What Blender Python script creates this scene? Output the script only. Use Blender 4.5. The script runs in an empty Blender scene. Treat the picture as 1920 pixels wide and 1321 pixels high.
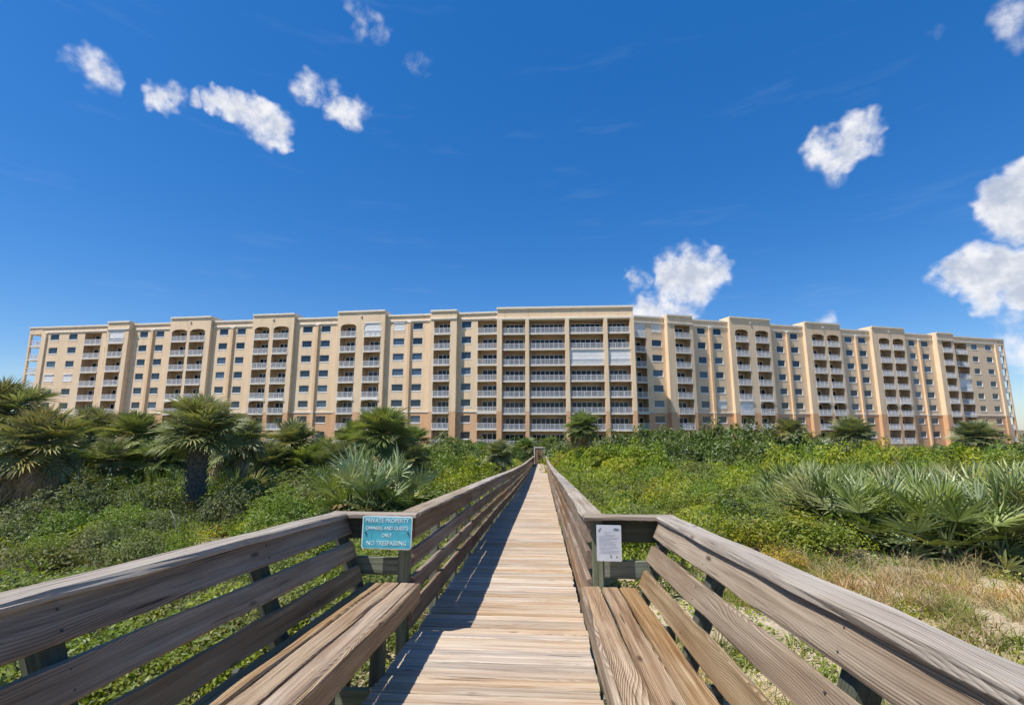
import bpy, math, random
import numpy as np
from mathutils import Vector, Matrix, noise as mnoise

scene = bpy.context.scene
COL = scene.collection
R = math.radians

# ------------------------------------------------------------------ camera
FPX, CX, CY, HOR, VPX = 900.0, 960.0, 660.5, 805.0, 1017.0      # photo pixels (1920 x 1321)
PITCH = math.atan((HOR - CY) / FPX)
YAW = math.atan((VPX - CX) / FPX * math.cos(PITCH))
cam_d = bpy.data.cameras.new('camera')
cam = bpy.data.objects.new('camera', cam_d)
COL.objects.link(cam)
cam_d.sensor_fit = 'HORIZONTAL'; cam_d.sensor_width = 36.0
cam_d.lens = 36.0 * FPX / 1920.0
cam_d.clip_start = 0.05; cam_d.clip_end = 9000
cam.location = (0, 0, 0)
cam.rotation_euler = (math.pi / 2 + PITCH, 0, YAW)
scene.camera = cam

# ------------------------------------------------------------------ light
SUN = Vector((-0.45, -0.30, 1.0)).normalized()                  # direction towards the sun
sun_el = math.asin(SUN.z); sun_az = math.atan2(SUN.x, SUN.y)
sd = bpy.data.lights.new('sun', 'SUN'); sd.energy = 5.0; sd.angle = R(0.53); sd.color = (1.0, 0.95, 0.87)
so = bpy.data.objects.new('sun', sd); COL.objects.link(so)
so.rotation_euler = SUN.to_track_quat('Z', 'Y').to_euler()
scene.view_settings.view_transform = 'Standard'
scene.view_settings.look = 'None'
scene.view_settings.exposure = 0.4
scene.view_settings.gamma = 1.0

cp, sp, cy_, sy_ = math.cos(PITCH), math.sin(PITCH), math.cos(YAW), math.sin(YAW)
C_F = Vector((-sy_ * cp, cy_ * cp, sp)); C_R = Vector((cy_, sy_, 0)); C_U = C_R.cross(C_F)
def ray(px, py): return C_F + C_R * ((px - CX) / FPX) - C_U * ((py - CY) / FPX)
def at(px, py, Y):
    d = ray(px, py); return d * (Y / d.y)

# node helpers -------------------------------------------------------
class NT:
    def __init__(s, tree): s.t = tree; s.n = tree.nodes; s.l = tree.links
    def new(s, typ, **kw):
        nd = s.n.new(typ)
        for k, v in kw.items(): setattr(nd, k, v)
        return nd
    def put(s, sock, v):
        if hasattr(v, 'is_output') or isinstance(v, bpy.types.NodeSocket): s.l.new(v, sock)
        elif v is not None: sock.default_value = v
    def math(s, op, a, b=None, c=None, clamp=False):
        nd = s.new('ShaderNodeMath', operation=op); nd.use_clamp = clamp
        for i, v in enumerate((a, b, c)):
            if v is not None: s.put(nd.inputs[i], v)
        return nd.outputs[0]
    def vm(s, op, a, b=None, scale=None):
        nd = s.new('ShaderNodeVectorMath', operation=op)
        s.put(nd.inputs[0], a)
        if b is not None: s.put(nd.inputs[1], b)
        if scale is not None: s.put(nd.inputs[3], scale)
        return nd.outputs['Value'] if op in ('LENGTH', 'DISTANCE', 'DOT_PRODUCT') else nd.outputs[0]
    def noise(s, vec, scale, detail=4, rough=.55, dist=0.0, out=0):
        nd = s.new('ShaderNodeTexNoise'); s.put(nd.inputs['Vector'], vec)
        nd.inputs['Scale'].default_value = scale; nd.inputs['Detail'].default_value = detail
        nd.inputs['Roughness'].default_value = rough; nd.inputs['Distortion'].default_value = dist
        return nd.outputs[out]
    def mr(s, v, a, b, c=0.0, d=1.0, smooth=False):
        nd = s.new('ShaderNodeMapRange'); nd.interpolation_type = 'SMOOTHSTEP' if smooth else 'LINEAR'
        s.put(nd.inputs[0], v)
        for i, x in zip((1, 2, 3, 4), (a, b, c, d)): s.put(nd.inputs[i], x)
        return nd.outputs[0]
    def mix(s, f, a, b, typ='MIX'):
        nd = s.new('ShaderNodeMix', data_type='RGBA', blend_type=typ)
        s.put(nd.inputs[0], f); s.put(nd.inputs[6], a); s.put(nd.inputs[7], b)
        return nd.outputs[2]
    def ramp(s, f, stops):
        nd = s.new('ShaderNodeValToRGB'); s.put(nd.inputs[0], f)
        el = nd.color_ramp.elements
        while len(el) < len(stops): el.new(.5)
        for e, (p, c) in zip(el, stops): e.position = p; e.color = c
        return nd.outputs[0]
    def scalevec(s, v, xyz):
        nd = s.new('ShaderNodeVectorMath', operation='MULTIPLY'); s.put(nd.inputs[0], v); nd.inputs[1].default_value = xyz
        return nd.outputs[0]
def rgb(r, g, b): return (r, g, b, 1.0)

# ------------------------------------------------------------------ sky with fair weather clouds
world = bpy.data.worlds.new('World'); scene.world = world; world.use_nodes = True
w = NT(world.node_tree); w.n.clear()
# cloud puffs: (x, y, radius) in photo pixels -> direction and angular size; weight
PUFFS = [(178,128,46,.75),(200,140,34,.75),(305,188,34,.9),(330,180,26,.8),(372,184,18,.7),(412,192,26,1),(445,208,34,1),(478,220,42,1),(508,238,44,1),(526,262,26,.9),
         (582,165,34,.72),(606,170,28,.6),(632,208,30,.85),(664,212,34,.85),(690,45,34,.55),(712,62,26,.45),(662,15,18,.4),(785,116,26,.3),
         (1612,245,34,.95),(1590,270,40,.95),(1552,284,40,.95),(1572,305,30,.8),(1640,272,20,.5),(1570,335,20,.35),
         (1290,520,58,1.2),(1328,512,40,1.2),(1262,528,36,1.2),(1343,478,20,.9),(1350,498,18,.9),(1194,528,24,.85),(1210,580,30,1),(1240,588,36,1),(1275,592,30,.9),(1190,590,20,.8),
         (1892,368,48,1.35),(1918,400,60,1.35),(1945,345,60,1.35),(1884,415,34,1.1),(1800,512,44,1.2),(1845,508,52,1.35),(1895,516,52,1.35),(1935,532,50,1.3),(1850,545,44,1.1),
         (1925,650,60,.7),(1905,600,40,.45),(1895,40,34,.5),(1912,70,22,.35),(1750,70,18,.25),(1540,604,18,.5)]
grp = bpy.data.node_groups.new('cloud_cover', 'ShaderNodeTree')
grp.interface.new_socket('Vector', in_out='INPUT', socket_type='NodeSocketVector')
grp.interface.new_socket('Density', in_out='OUTPUT', socket_type='NodeSocketFloat')
grp.interface.new_socket('Shade', in_out='OUTPUT', socket_type='NodeSocketFloat')
g = NT(grp); gi = g.new('NodeGroupInput'); go = g.new('NodeGroupOutput')
vin = gi.outputs[0]
wob = g.vm('SCALE', g.vm('SUBTRACT', g.noise(vin, 16, 2, .5, out=1), (.5, .5, .5)), scale=.045)
wob2 = g.vm('SCALE', g.vm('SUBTRACT', g.noise(vin, 55, 1, .6, out=1), (.5, .5, .5)), scale=.022)
vd = g.vm('ADD', g.vm('ADD', vin, wob), wob2)
acc = None
random.seed(5)
dirs = []
for (x, y, r_, wt) in PUFFS:
    d = ray(x, y).normalized(); e = ray(x + r_ * .7, y + r_ * .7).normalized()
    dirs.append((d, (d - e).length * 1.27, wt * .84))
for k in range(4):                                           # the same fair-weather clouds over the rest of the sky
    az = random.uniform(R(70), R(290)); el = random.uniform(R(8), R(45))
    for j in range(4):
        a2 = az + random.uniform(-.08, .08); e2 = el + random.uniform(-.03, .03)
        if j < 2: dirs.append((Vector((math.sin(a2) * math.cos(e2), math.cos(a2) * math.cos(e2), math.sin(e2))), random.uniform(.035, .07), random.uniform(.7, 1.2)))
vd = g.vm('NORMALIZE', vd)
while len(dirs) % 3: dirs.append((Vector((0, -.6, -.8)), .01, .1))
vacc = None
for q_ in range(0, len(dirs), 3):                             # three puffs at a time: w (1 - d^2 / r^2)
    cb = g.new('ShaderNodeCombineXYZ'); k1 = []; k0 = []
    for ii in range(3):
        d, ar, wt = dirs[q_ + ii]; ar *= 1.0
        g.l.new(g.vm('DOT_PRODUCT', vd, tuple(d)), cb.inputs[ii]); k1.append(2 * wt / ar ** 2); k0.append(wt - 2 * wt / ar ** 2)
    ma = g.new('ShaderNodeVectorMath', operation='MULTIPLY_ADD'); g.l.new(cb.outputs[0], ma.inputs[0]); ma.inputs[1].default_value = k1; ma.inputs[2].default_value = k0
    vacc = ma.outputs[0] if vacc is None else g.vm('MAXIMUM', vacc, ma.outputs[0])
sp3 = g.new('ShaderNodeSeparateXYZ'); g.l.new(vacc, sp3.inputs[0])
acc = g.math('MAXIMUM', g.math('MAXIMUM', sp3.outputs[0], sp3.outputs[1]), sp3.outputs[2])
acc = g.math('MAXIMUM', acc, 0.0)
fb = g.noise(vin, 27, 6, .62)
den = g.math('ADD', acc, g.math('MULTIPLY', g.math('SUBTRACT', fb, .5), g.mr(acc, 0.0, .45, 0.0, 1.9)))
g.l.new(den, go.inputs[0])
fb2 = g.noise(g.vm('ADD', vin, tuple(Vector((-.4, -.1, 1)).normalized() * .016)), 30, 3, .6)
g.l.new(g.math('ADD', g.math('MULTIPLY', g.math('SUBTRACT', fb2, .5), 1.5), g.math('MULTIPLY', acc, .75)), go.inputs[1])
tc = w.new('ShaderNodeTexCoord'); dirv = tc.outputs['Generated']
sky = w.new('ShaderNodeTexSky', sky_type='NISHITA'); sky.sun_disc = False
sky.sun_elevation = sun_el; sky.sun_rotation = sun_az
sky.altitude = 10; sky.air_density = 1.0; sky.dust_density = 0.3; sky.ozone_density = 3.0
hsv = w.new('ShaderNodeHueSaturation'); hsv.inputs['Saturation'].default_value = 1.36; hsv.inputs['Hue'].default_value = .506; hsv.inputs['Value'].default_value = 1.0
w.l.new(sky.outputs[0], hsv.inputs['Color'])
n1 = w.new('ShaderNodeGroup'); n1.node_tree = grp; w.l.new(dirv, n1.inputs[0])
alpha = w.mr(n1.outputs[0], .03, .98, 0, .98, True)
shade = w.mr(n1.outputs[1], .25, 1.05, 0, 1, True)
ccol = w.mix(shade, rgb(6.4, 6.4, 6.5), rgb(3.5, 3.9, 4.7))
# thin high streaks
st = w.noise(w.scalevec(w.vm('ADD', dirv, (0, 0, 0)), (3, 3, 22)), 1.6, 5, .6)
stm = w.math('MULTIPLY', w.mr(st, .56, .75, 0, .10, True), w.mr(w.vm('DOT_PRODUCT', dirv, (0, 0, 1)), .04, .3, 1, .3))
even = w.mix(.30, hsv.outputs[0], rgb(.08, 1.25, 4.2))
base = w.mix(stm, even, rgb(5.5, 5.8, 6.2))
fin = w.mix(alpha, base, ccol)
bg = w.new('ShaderNodeBackground'); bg.inputs['Strength'].default_value = 0.115
w.l.new(fin, bg.inputs['Color'])
wo = w.new('ShaderNodeOutputWorld'); w.l.new(bg.outputs[0], wo.inputs[0])
scene.cycles.use_light_tree = False
scene.cycles.max_bounces = 7
scene.cycles.use_adaptive_sampling = True; scene.cycles.adaptive_threshold = .02
try: scene.cycles.denoising_quality = 'BALANCED'
except Exception: pass
world.cycles.sampling_method = 'MANUAL'; world.cycles.sample_map_resolution = 512

# ------------------------------------------------------------------ materials
def newmat(name):
    m = bpy.data.materials.new(name); m.use_nodes = True
    t = NT(m.node_tree); t.n.clear()
    out = t.new('ShaderNodeOutputMaterial')
    p = t.new('ShaderNodeBsdfPrincipled'); t.l.new(p.outputs[0], out.inputs[0])
    return m, t, p, out
def objcoord(t): return t.new('ShaderNodeTexCoord').outputs['Object']
def plain(name, col, rough=.6, var=.12, nscale=3.0, metallic=0.0, bump=0.0):
    m, t, p, o = newmat(name)
    n = t.noise(objcoord(t), nscale, 5)
    c = t.mix(t.mr(n, .3, .7), rgb(*[x * (1 - var) for x in col]), rgb(*[min(1, x * (1 + var)) for x in col]))
    t.l.new(c, p.inputs['Base Color']); p.inputs['Roughness'].default_value = rough; p.inputs['Metallic'].default_value = metallic
    if bump:
        b = t.new('ShaderNodeBump'); b.inputs['Strength'].default_value = bump; b.inputs['Distance'].default_value = .02
        t.l.new(t.noise(objcoord(t), 40, 4), b.inputs['Height']); t.l.new(b.outputs[0], p.inputs['Normal'])
    return m
def wood(name, dark, mid, light, blotch, rough=.8, rvar=.22, grain=1.0, bumpd=.006, crack=.8):
    m, t, p, o = newmat(name)
    oi = t.new('ShaderNodeObjectInfo'); rnd = oi.outputs['Random']
    cmb = t.new('ShaderNodeCombineXYZ')
    for i, k in enumerate((37.0, 11.0, 23.0)): t.l.new(t.math('MULTIPLY', rnd, k), cmb.inputs[i])
    v = t.vm('ADD', objcoord(t), cmb.outputs[0])
    slow = t.noise(t.scalevec(v, (.9, 3.0, 3.0)), 1.0, 3, .5)
    # growth rings cut lengthwise: long, bending lines
    wv = t.vm('ADD', t.scalevec(v, (.05, 1, .6)), t.vm('SCALE', t.vm('SUBTRACT', t.noise(t.scalevec(v, (.7, 2.6, 2.6)), 1.0, 2, .5, out=1), (.5, .5, .5)), scale=.16))
    wn = t.new('ShaderNodeTexWave', wave_type='BANDS', bands_direction='DIAGONAL', wave_profile='SAW')
    t.l.new(wv, wn.inputs['Vector']); wn.inputs['Scale'].default_value = 60.0; wn.inputs['Distortion'].default_value = .5
    wn.inputs['Detail'].default_value = 2; wn.inputs['Detail Scale'].default_value = 1.5
    ring = wn.outputs['Fac']
    fib = t.noise(t.scalevec(v, (2.6, 110, 110)), 1.0, 4, .7)
    streak = t.noise(t.scalevec(v, (.7, 26, 26)), 1.0, 5, .6)
    crk = t.noise(t.scalevec(v, (1.1, 48, 48)), 1.0, 2, .5)
    crm = t.mr(crk, .33, .27, 0, crack, True)
    # knots
    vo = t.new('ShaderNodeTexVoronoi', feature='F1'); t.l.new(t.scalevec(v, (1.5, 5.0, 5.0)), vo.inputs['Vector']); vo.inputs['Scale'].default_value = 1.0
    knot = t.mr(vo.outputs['Distance'], .10, .03, 0, .85, True)
    rmask = t.mr(t.noise(t.scalevec(v, (.6, 7, 7)), 1.0, 2, .5), .4, .6, .15, 1.0, True)
    h = t.math('ADD', t.math('MULTIPLY', t.math('MULTIPLY_ADD', t.math('SUBTRACT', ring, .5), rmask, .5), .34 * grain), t.math('ADD', t.math('MULTIPLY', fib, .36), t.math('MULTIPLY_ADD', t.math('SUBTRACT', streak, .5), .58, .21)))
    c = t.ramp(h, [(.34, rgb(*dark)), (.50, rgb(*mid)), (.70, rgb(*light))])
    c = t.mix(t.mr(slow, .42, .62, 0, .75, True), c, t.mix(1.0, c, rgb(*blotch), 'MULTIPLY'))
    c = t.mix(crm, c, rgb(*[x * .22 for x in dark]))
    c = t.mix(knot, c, rgb(*[x * .45 for x in dark]))
    val = t.mr(rnd, 0, 1, 1 - rvar, 1 + rvar)
    hs = t.new('ShaderNodeHueSaturation'); t.l.new(c, hs.inputs['Color']); t.l.new(val, hs.inputs['Value'])
    t.l.new(t.mr(t.math('FRACT', t.math('MULTIPLY', rnd, 7.31)), 0, 1, .72, 1.18), hs.inputs['Saturation'])
    t.l.new(hs.outputs[0], p.inputs['Base Color'])
    p.inputs['Roughness'].default_value = rough; p.inputs['Specular IOR Level'].default_value = .3
    b = t.new('ShaderNodeBump'); b.inputs['Strength'].default_value = .9; b.inputs['Distance'].default_value = bumpd
    t.l.new(t.math('SUBTRACT', h, t.math('MULTIPLY', crm, .9)), b.inputs['Height']); t.l.new(b.outputs[0], p.inputs['Normal'])
    return m
M = {}
M['deck'] = wood('deck_wood', (.29, .212, .15), (.475, .39, .29), (.60, .525, .42), (.88, .77, .68), rvar=.17, grain=.4)
M['cap'] = wood('cap_wood', (.155, .119, .084), (.315, .265, .20), (.45, .395, .315), (.82, .75, .70), rvar=.12, grain=.8)
M['rail'] = wood('rail_wood', (.085, .050, .027), (.21, .143, .086), (.34, .262, .175), (.80, .66, .56), rvar=.2, grain=.8)
M['slat'] = wood('slat_wood', (.105, .065, .036), (.24, .170, .100), (.385, .30, .20), (.80, .70, .60), rvar=.12, grain=.85)
M['seat'] = wood('seat_wood', (.062, .032, .015), (.225, .142, .076), (.45, .35, .23), (.84, .72, .60), rvar=.12, bumpd=.01)
M['post'] = wood('post_wood', (.095, .105, .070), (.185, .20, .135), (.28, .30, .21), (.9, .92, .85), rvar=.12, grain=.4, crack=.5)
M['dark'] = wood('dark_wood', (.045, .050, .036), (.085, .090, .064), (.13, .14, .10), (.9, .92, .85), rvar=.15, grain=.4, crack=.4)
M['gate'] = wood('gate_wood', (.16, .085, .055), (.27, .155, .105), (.36, .23, .165), (.9, .8, .75), rvar=.1)
M['gatepost'] = plain('gate_post_paint', (.50, .44, .36), .7)

def leafmat(name, c1, c2, trans=.35, rough=.45, spec=.4, dead=None, gain=1.45):
    c1 = [x * gain for x in c1]; c2 = [x * gain for x in c2]
    m, t, p, out = newmat(name)
    oi = t.new('ShaderNodeObjectInfo'); rnd = oi.outputs['Random']
    geo = t.new('ShaderNodeNewGeometry')
    isl = geo.outputs['Random Per Island']
    f = t.math('ADD', t.math('MULTIPLY', rnd, .5), t.math('MULTIPLY', isl, .5))
    c = t.mix(f, rgb(*c1), rgb(*c2))
    if dead:
        c = t.mix(t.mr(isl, dead[1], dead[1] + .02), c, rgb(*dead[0]))
    n = t.noise(geo.outputs['Position'], 1.3, 3)
    c = t.mix(t.mr(n, .35, .65, 0, .45), c, t.mix(1.0, c, rgb(1.25, 1.1, .7), 'MULTIPLY'))
    n2 = t.noise(geo.outputs['Position'], .33, 4, .6)
    c = t.mix(t.mr(n2, .46, .66, 0, .7, True), c, t.mix(1.0, c, rgb(1.15, .82, .75), 'MULTIPLY'))
    n3 = t.noise(t.vm('ADD', geo.outputs['Position'], (31, 7, 3)), .5, 3, .6)
    c = t.mix(t.mr(n3, .5, .68, 0, .8, True), c, t.mix(1.0, c, rgb(1.35, 1.22, .8), 'MULTIPLY'))
    t.l.new(c, p.inputs['Base Color']); p.inputs['Roughness'].default_value = rough; p.inputs['Specular IOR Level'].default_value = spec
    tr = t.new('ShaderNodeBsdfTranslucent'); t.l.new(t.mix(1.0, c, rgb(1.5, 1.6, .7), 'MULTIPLY'), tr.inputs['Color'])
    mx = t.new('ShaderNodeMixShader'); mx.inputs[0].default_value = trans
    t.l.new(p.outputs[0], mx.inputs[1]); t.l.new(tr.outputs[0], mx.inputs[2]); t.l.new(mx.outputs[0], out.inputs[0])
    return m
M['palm'] = leafmat('palm_leaf', (.085, .105, .042), (.22, .24, .14), .18, .45, .45)
M['palm2'] = leafmat('palm_leaf_bright', (.080, .120, .034), (.19, .235, .105), .22, .45, .45)
M['silver'] = leafmat('saw_palmetto_leaf', (.085, .125, .045), (.30, .35, .225), .12, .42, .5, dead=((.26, .22, .12), .92))
M['silverg'] = leafmat('saw_palmetto_green_leaf', (.06, .095, .022), (.18, .225, .075), .15, .42, .45, dead=((.26, .21, .09), .94))
M['deadfrond'] = leafmat('dead_frond', (.16, .115, .075), (.31, .26, .20), .15, .7, .2)
M['cover'] = leafmat('ground_cover_leaf', (.064, .102, .017), (.150, .188, .038), .35, .45, .4)
M['coverd'] = leafmat('dull_cover_leaf', (.050, .075, .022), (.115, .135, .050), .3, .5, .3)
M['covery'] = leafmat('yellow_green_leaf', (.125, .165, .016), (.215, .245, .030), .4, .45, .4)
M['hedge'] = leafmat('hedge_leaf', (.036, .064, .013), (.082, .118, .026), .3, .45, .45)
M['lime'] = leafmat('lime_leaf', (.10, .158, .014), (.19, .24, .030), .4, .45, .4)
M['bush'] = leafmat('bush_leaf', (.066, .112, .011), (.135, .188, .025), .35, .45, .4)
M['dull'] = leafmat('dull_bush_leaf', (.060, .078, .034), (.125, .14, .066), .25, .55, .3)
M['dry'] = leafmat('dry_grass', (.19, .165, .10), (.33, .295, .19), .3, .6, .2)
M['grass'] = leafmat('green_grass', (.085, .135, .025), (.19, .22, .055), .35, .5, .3)
M['flower'] = leafmat('orange_bloom', (.20, .14, .015), (.33, .22, .03), .3, .6, .2)
M['twig'] = plain('twig_bark', (.16, .13, .10), .85)
M['trunk'] = plain('palm_trunk', (.165, .135, .105), .9, .45, 14, bump=.6)
M['petiole'] = plain('petiole', (.12, .15, .05), .5)

def sand():
    m, t, p, o = newmat('dune_sand')
    v = t.new('ShaderNodeNewGeometry').outputs['Position']
    a = t.noise(v, .8, 6, .6); b = t.noise(v, 6, 6, .7)
    c = t.mix(t.mr(b, .3, .7), rgb(.36, .28, .18), rgb(.56, .46, .32))
    c = t.mix(t.mr(a, .48, .6, 0, .6, True), c, rgb(.20, .18, .07))
    c = t.mix(t.mr(t.noise(v, 17, 4, .7), .58, .66, 0, .75), c, rgb(.14, .10, .055))
    sx = t.new('ShaderNodeSeparateXYZ'); t.l.new(v, sx.inputs[0])        # leaf litter and soil where the scrub grows
    wig = t.math('MULTIPLY', t.math('SUBTRACT', t.noise(v, 1.1, 4), .5), 2.2)
    left = t.mr(t.math('ADD', sx.outputs[0], wig), -1.2, -2.4); offp = t.mr(t.math('ADD', t.vm('DISTANCE', v, (-6.6, 10.4, -2.5)), wig), 1.3, 2.2)
    right = t.mr(t.math('ADD', sx.outputs[1], wig), 8.6, 10.4)
    lit = t.math('MULTIPLY', t.math('MAXIMUM', left, right), offp)
    c = t.mix(t.math('MULTIPLY', lit, .9), c, t.mix(b, rgb(.055, .05, .022), rgb(.15, .125, .06)))
    t.l.new(c, p.inputs['Base Color']); p.inputs['Roughness'].default_value = .95
    bp = t.new('ShaderNodeBump'); bp.inputs['Strength'].default_value = .8; bp.inputs['Distance'].default_value = .05
    t.l.new(t.noise(v, 12, 6, .65), bp.inputs['Height']); t.l.new(bp.outputs[0], p.inputs['Normal'])
    return m
M['sand'] = sand()
def stucco(name, c1, c2):
    m, t, p, o = newmat(name)
    v = t.new('ShaderNodeNewGeometry').outputs['Position']
    a = t.noise(v, .22, 5, .6); s = t.noise(t.scalevec(v, (1.6, 1.6, .12)), 1.0, 4, .6)
    c = t.mix(t.mr(a, .3, .7), rgb(*c1), rgb(*c2))
    c = t.mix(t.mr(s, .50, .72, 0, .4, True), c, t.mix(1.0, c, rgb(.70, .66, .62), 'MULTIPLY'))
    t.l.new(c, p.inputs['Base Color']); p.inputs['Roughness'].default_value = .85
    return m
M['cream'] = stucco('cream_stucco', (.76, .56, .355), (.83, .635, .425))
M['orange'] = stucco('terracotta_stucco', (.62, .36, .19), (.69, .42, .235))
M['pil'] = stucco('pilaster_stucco', (.73, .48, .27), (.79, .55, .33))
M['white'] = plain('white_paint', (.78, .77, .74), .5, .05)
M['rwhite'] = plain('white_railing_paint', (.74, .74, .75), .45, .05)
M['trim'] = plain('trim_paint', (.76, .70, .60), .6, .05)
M['roof'] = plain('roof_felt', (.45, .43, .40), .9)
M['inner'] = stucco('shaded_loggia_stucco', (.46, .32, .19), (.52, .37, .23))  # wall stucco for the balcony recesses, their shade darkened into the base colour
def glass(name, col, rough=.06):
    m, t, p, o = newmat(name)
    oi = t.new('ShaderNodeObjectInfo')
    r_ = t.math('FRACT', t.math('MULTIPLY', oi.outputs['Random'], 13.7))
    c = t.mix(oi.outputs['Random'], rgb(*col), rgb(*[x * 2.6 for x in col]))
    c = t.mix(t.mr(r_, .74, .78, 0, 1), c, rgb(*[x * 5 for x in col]))
    t.l.new(c, p.inputs['Base Color']); p.inputs['Roughness'].default_value = rough; p.inputs['Specular IOR Level'].default_value = .7
    return m
M['glass'] = glass('window_glass', (.014, .022, .032))
M['door'] = glass('sliding_glass', (.010, .012, .015)); M['door'].node_tree.nodes['Principled BSDF'].inputs['Specular IOR Level'].default_value = .3
M['teal'] = plain('teal_sign_face', (.075, .40, .49), .5, .3, 6)
M['signwhite'] = plain('sign_white', (.76, .82, .80), .5, .06)
M['signgrey'] = plain('notice_face', (.56, .58, .61), .4, .08)
M['ink'] = plain('faded_ink', (.16, .20, .24), .6)
M['inkp'] = plain('pale_ink', (.48, .50, .54), .6)
M['bolt'] = plain('bolt_metal', (.05, .05, .05), .4)

# ------------------------------------------------------------------ object helpers
LOC = {}
def link(o, parent=None):
    COL.objects.link(o)
    if parent is not None:
        o.parent = parent; o.matrix_parent_inverse = Matrix.Translation(-Vector(LOC.get(parent.name, (0, 0, 0))))
    return o
def tag(o, label, cat, group=None):
    o['label'] = label; o['category'] = cat
    if group: o['group'] = group
    return o
def thing(name, loc, label, cat, group=None):
    o = bpy.data.objects.new(name, None); o.location = loc; o.empty_display_size = .2
    COL.objects.link(o); LOC[o.name] = Vector(loc)
    return tag(o, label, cat, group)
def sub(o, parent):            # child of a mesh part: parent carries its own matrix_basis
    COL.objects.link(o); o.parent = parent; return o
class MB:
    def __init__(s): s.v = []; s.f = []; s.m = []
    def quad(s, a, b, c, d, m=0):
        n = len(s.v); s.v += [tuple(a), tuple(b), tuple(c), tuple(d)]; s.f.append((n, n + 1, n + 2, n + 3)); s.m.append(m)
    def box(s, x0, x1, y0, y1, z0, z1, m=0, P=None):
        P = P or (lambda a, b, c: (a, b, c))
        n = len(s.v)
        for z in (z0, z1):
            for (x, y) in ((x0, y0), (x1, y0), (x1, y1), (x0, y1)): s.v.append(tuple(P(x, y, z)))
        for q in ((0, 3, 2, 1), (4, 5, 6, 7), (0, 1, 5, 4), (1, 2, 6, 5), (2, 3, 7, 6), (3, 0, 4, 7)):
            s.f.append(tuple(n + i for i in q)); s.m.append(m)
    def mesh(s, name, mats):
        me = bpy.data.meshes.new(name); me.from_pydata(s.v, [], s.f)
        for m in (mats if isinstance(mats, (list, tuple)) else [mats]): me.materials.append(m)
        if any(s.m): me.polygons.foreach_set('material_index', s.m)
        me.update(); return me
    def obj(s, name, mats, parent=None): return link(bpy.data.objects.new(name, s.mesh(name, mats)), parent)

rng = random.Random(11)
BM_CACHE = {}
def board_mesh(L, wd, th, mat, jit=.0025, variant=0, seg=None):
    key = (round(L, 3), round(wd, 3), round(th, 3), mat.name, variant)
    if key in BM_CACHE: return BM_CACHE[key]
    seg = seg or max(2, min(14, int(L / .3)))
    rr = random.Random(hash(key[:3]) % 9999 + variant * 71)
    ch = min(.009, th * .22)
    hw, ht = wd / 2, th / 2
    prof = [(-hw, -ht + ch), (-hw + ch, -ht), (hw - ch, -ht), (hw, -ht + ch), (hw, ht - ch), (hw - ch, ht), (-hw + ch, ht), (-hw, ht - ch)]
    V = []; F = []
    for i in range(seg + 1):
        x = -L / 2 + L * i / seg
        for (a, b) in prof: V.append((x, a + rr.gauss(0, jit), b + rr.gauss(0, jit * .7)))
    for i in range(seg):
        for k in range(8):
            a = i * 8 + k; b = i * 8 + (k + 1) % 8
            F.append((a, b, b + 8, a + 8))
    F.append(tuple(range(7, -1, -1))); F.append(tuple(seg * 8 + k for k in range(8)))
    me = bpy.data.meshes.new('board'); me.from_pydata(V, [], F); me.materials.append(mat); me.update()
    BM_CACHE[key] = me
    return me
def board(name, p0, p1, wdir, wd, th, mat, parent, variant=None, jit=.0025):
    p0 = Vector(p0); p1 = Vector(p1); X = (p1 - p0); L = X.length; X.normalize()
    Y = Vector(wdir); Y = (Y - X * Y.dot(X)).normalized(); Z = X.cross(Y)
    if variant is None: variant = rng.randrange(3)
    o = bpy.data.objects.new(name, board_mesh(L, wd, th, mat, jit, variant))
    mt = Matrix((X, Y, Z)).transposed().to_4x4(); mt.translation = (p0 + p1) / 2
    o.matrix_basis = mt
    return link(o, parent)

# ------------------------------------------------------------------ terrain
DY = [-60, 0, 6, 10, 19, 32, 58, 66, 90]; DZ = [-1.5, -1.5, -1.83, -2.03, -2.55, -3.2, -4.2, -4.5, -4.5]
def deck(y): return float(np.interp(y, DY, DZ))
GY = [-80, 0, 6, 10, 19, 32, 58, 66, 76, 86, 130]; GZ = [-2.2, -2.3, -2.38, -2.45, -2.98, -3.7, -4.75, -4.9, -4.5, -4.1, -4.0]
def ground(x, y):
    z = np.interp(y, GY, GZ)
    near = np.clip((60 - np.abs(x)) / 30, 0, 1) * np.clip((95 - y) / 20, 0, 1)
    bumps = .10 * np.sin(x * .9 + 1.3 * np.sin(y * .31)) * np.cos(y * .7 + .4 * x) + .07 * np.sin(x * 2.1 + y * 1.3)
    off = np.clip((np.abs(x + .37) - 1.2) / 2.0, 0, 1)
    return z + bumps * near * off
def axis(dense0, dense1, step, lo, hi):
    a = list(np.arange(dense0, dense1 + 1e-6, step)); s = step
    v = dense1
    while v < hi: s *= 1.35; v = min(hi, v + s); a.append(v)
    s = step; v = dense0; pre = []
    while v > lo: s *= 1.35; v = max(lo, v - s); pre.append(v)
    return np.array(pre[::-1] + a)
gx = axis(-26, 26, .4, -4000, 4000); gy = axis(-2, 66, .45, -400, 6000)
XX, YY = np.meshgrid(gx, gy)
ZZ = ground(XX, YY)
nx, ny = len(gx), len(gy)
idx = np.arange(nx * ny).reshape(ny, nx)
faces = np.stack([idx[:-1, :-1], idx[:-1, 1:], idx[1:, 1:], idx[1:, :-1]], -1).reshape(-1, 4)
me = bpy.data.meshes.new('ground'); me.from_pydata(np.stack([XX, YY, ZZ], -1).reshape(-1, 3).tolist(), [], faces.tolist())
me.materials.append(M['sand']); me.update(); me.polygons.foreach_set('use_smooth', [True] * len(me.polygons))
gr = bpy.data.objects.new('ground', me); COL.objects.link(gr); gr['kind'] = 'structure'

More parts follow.
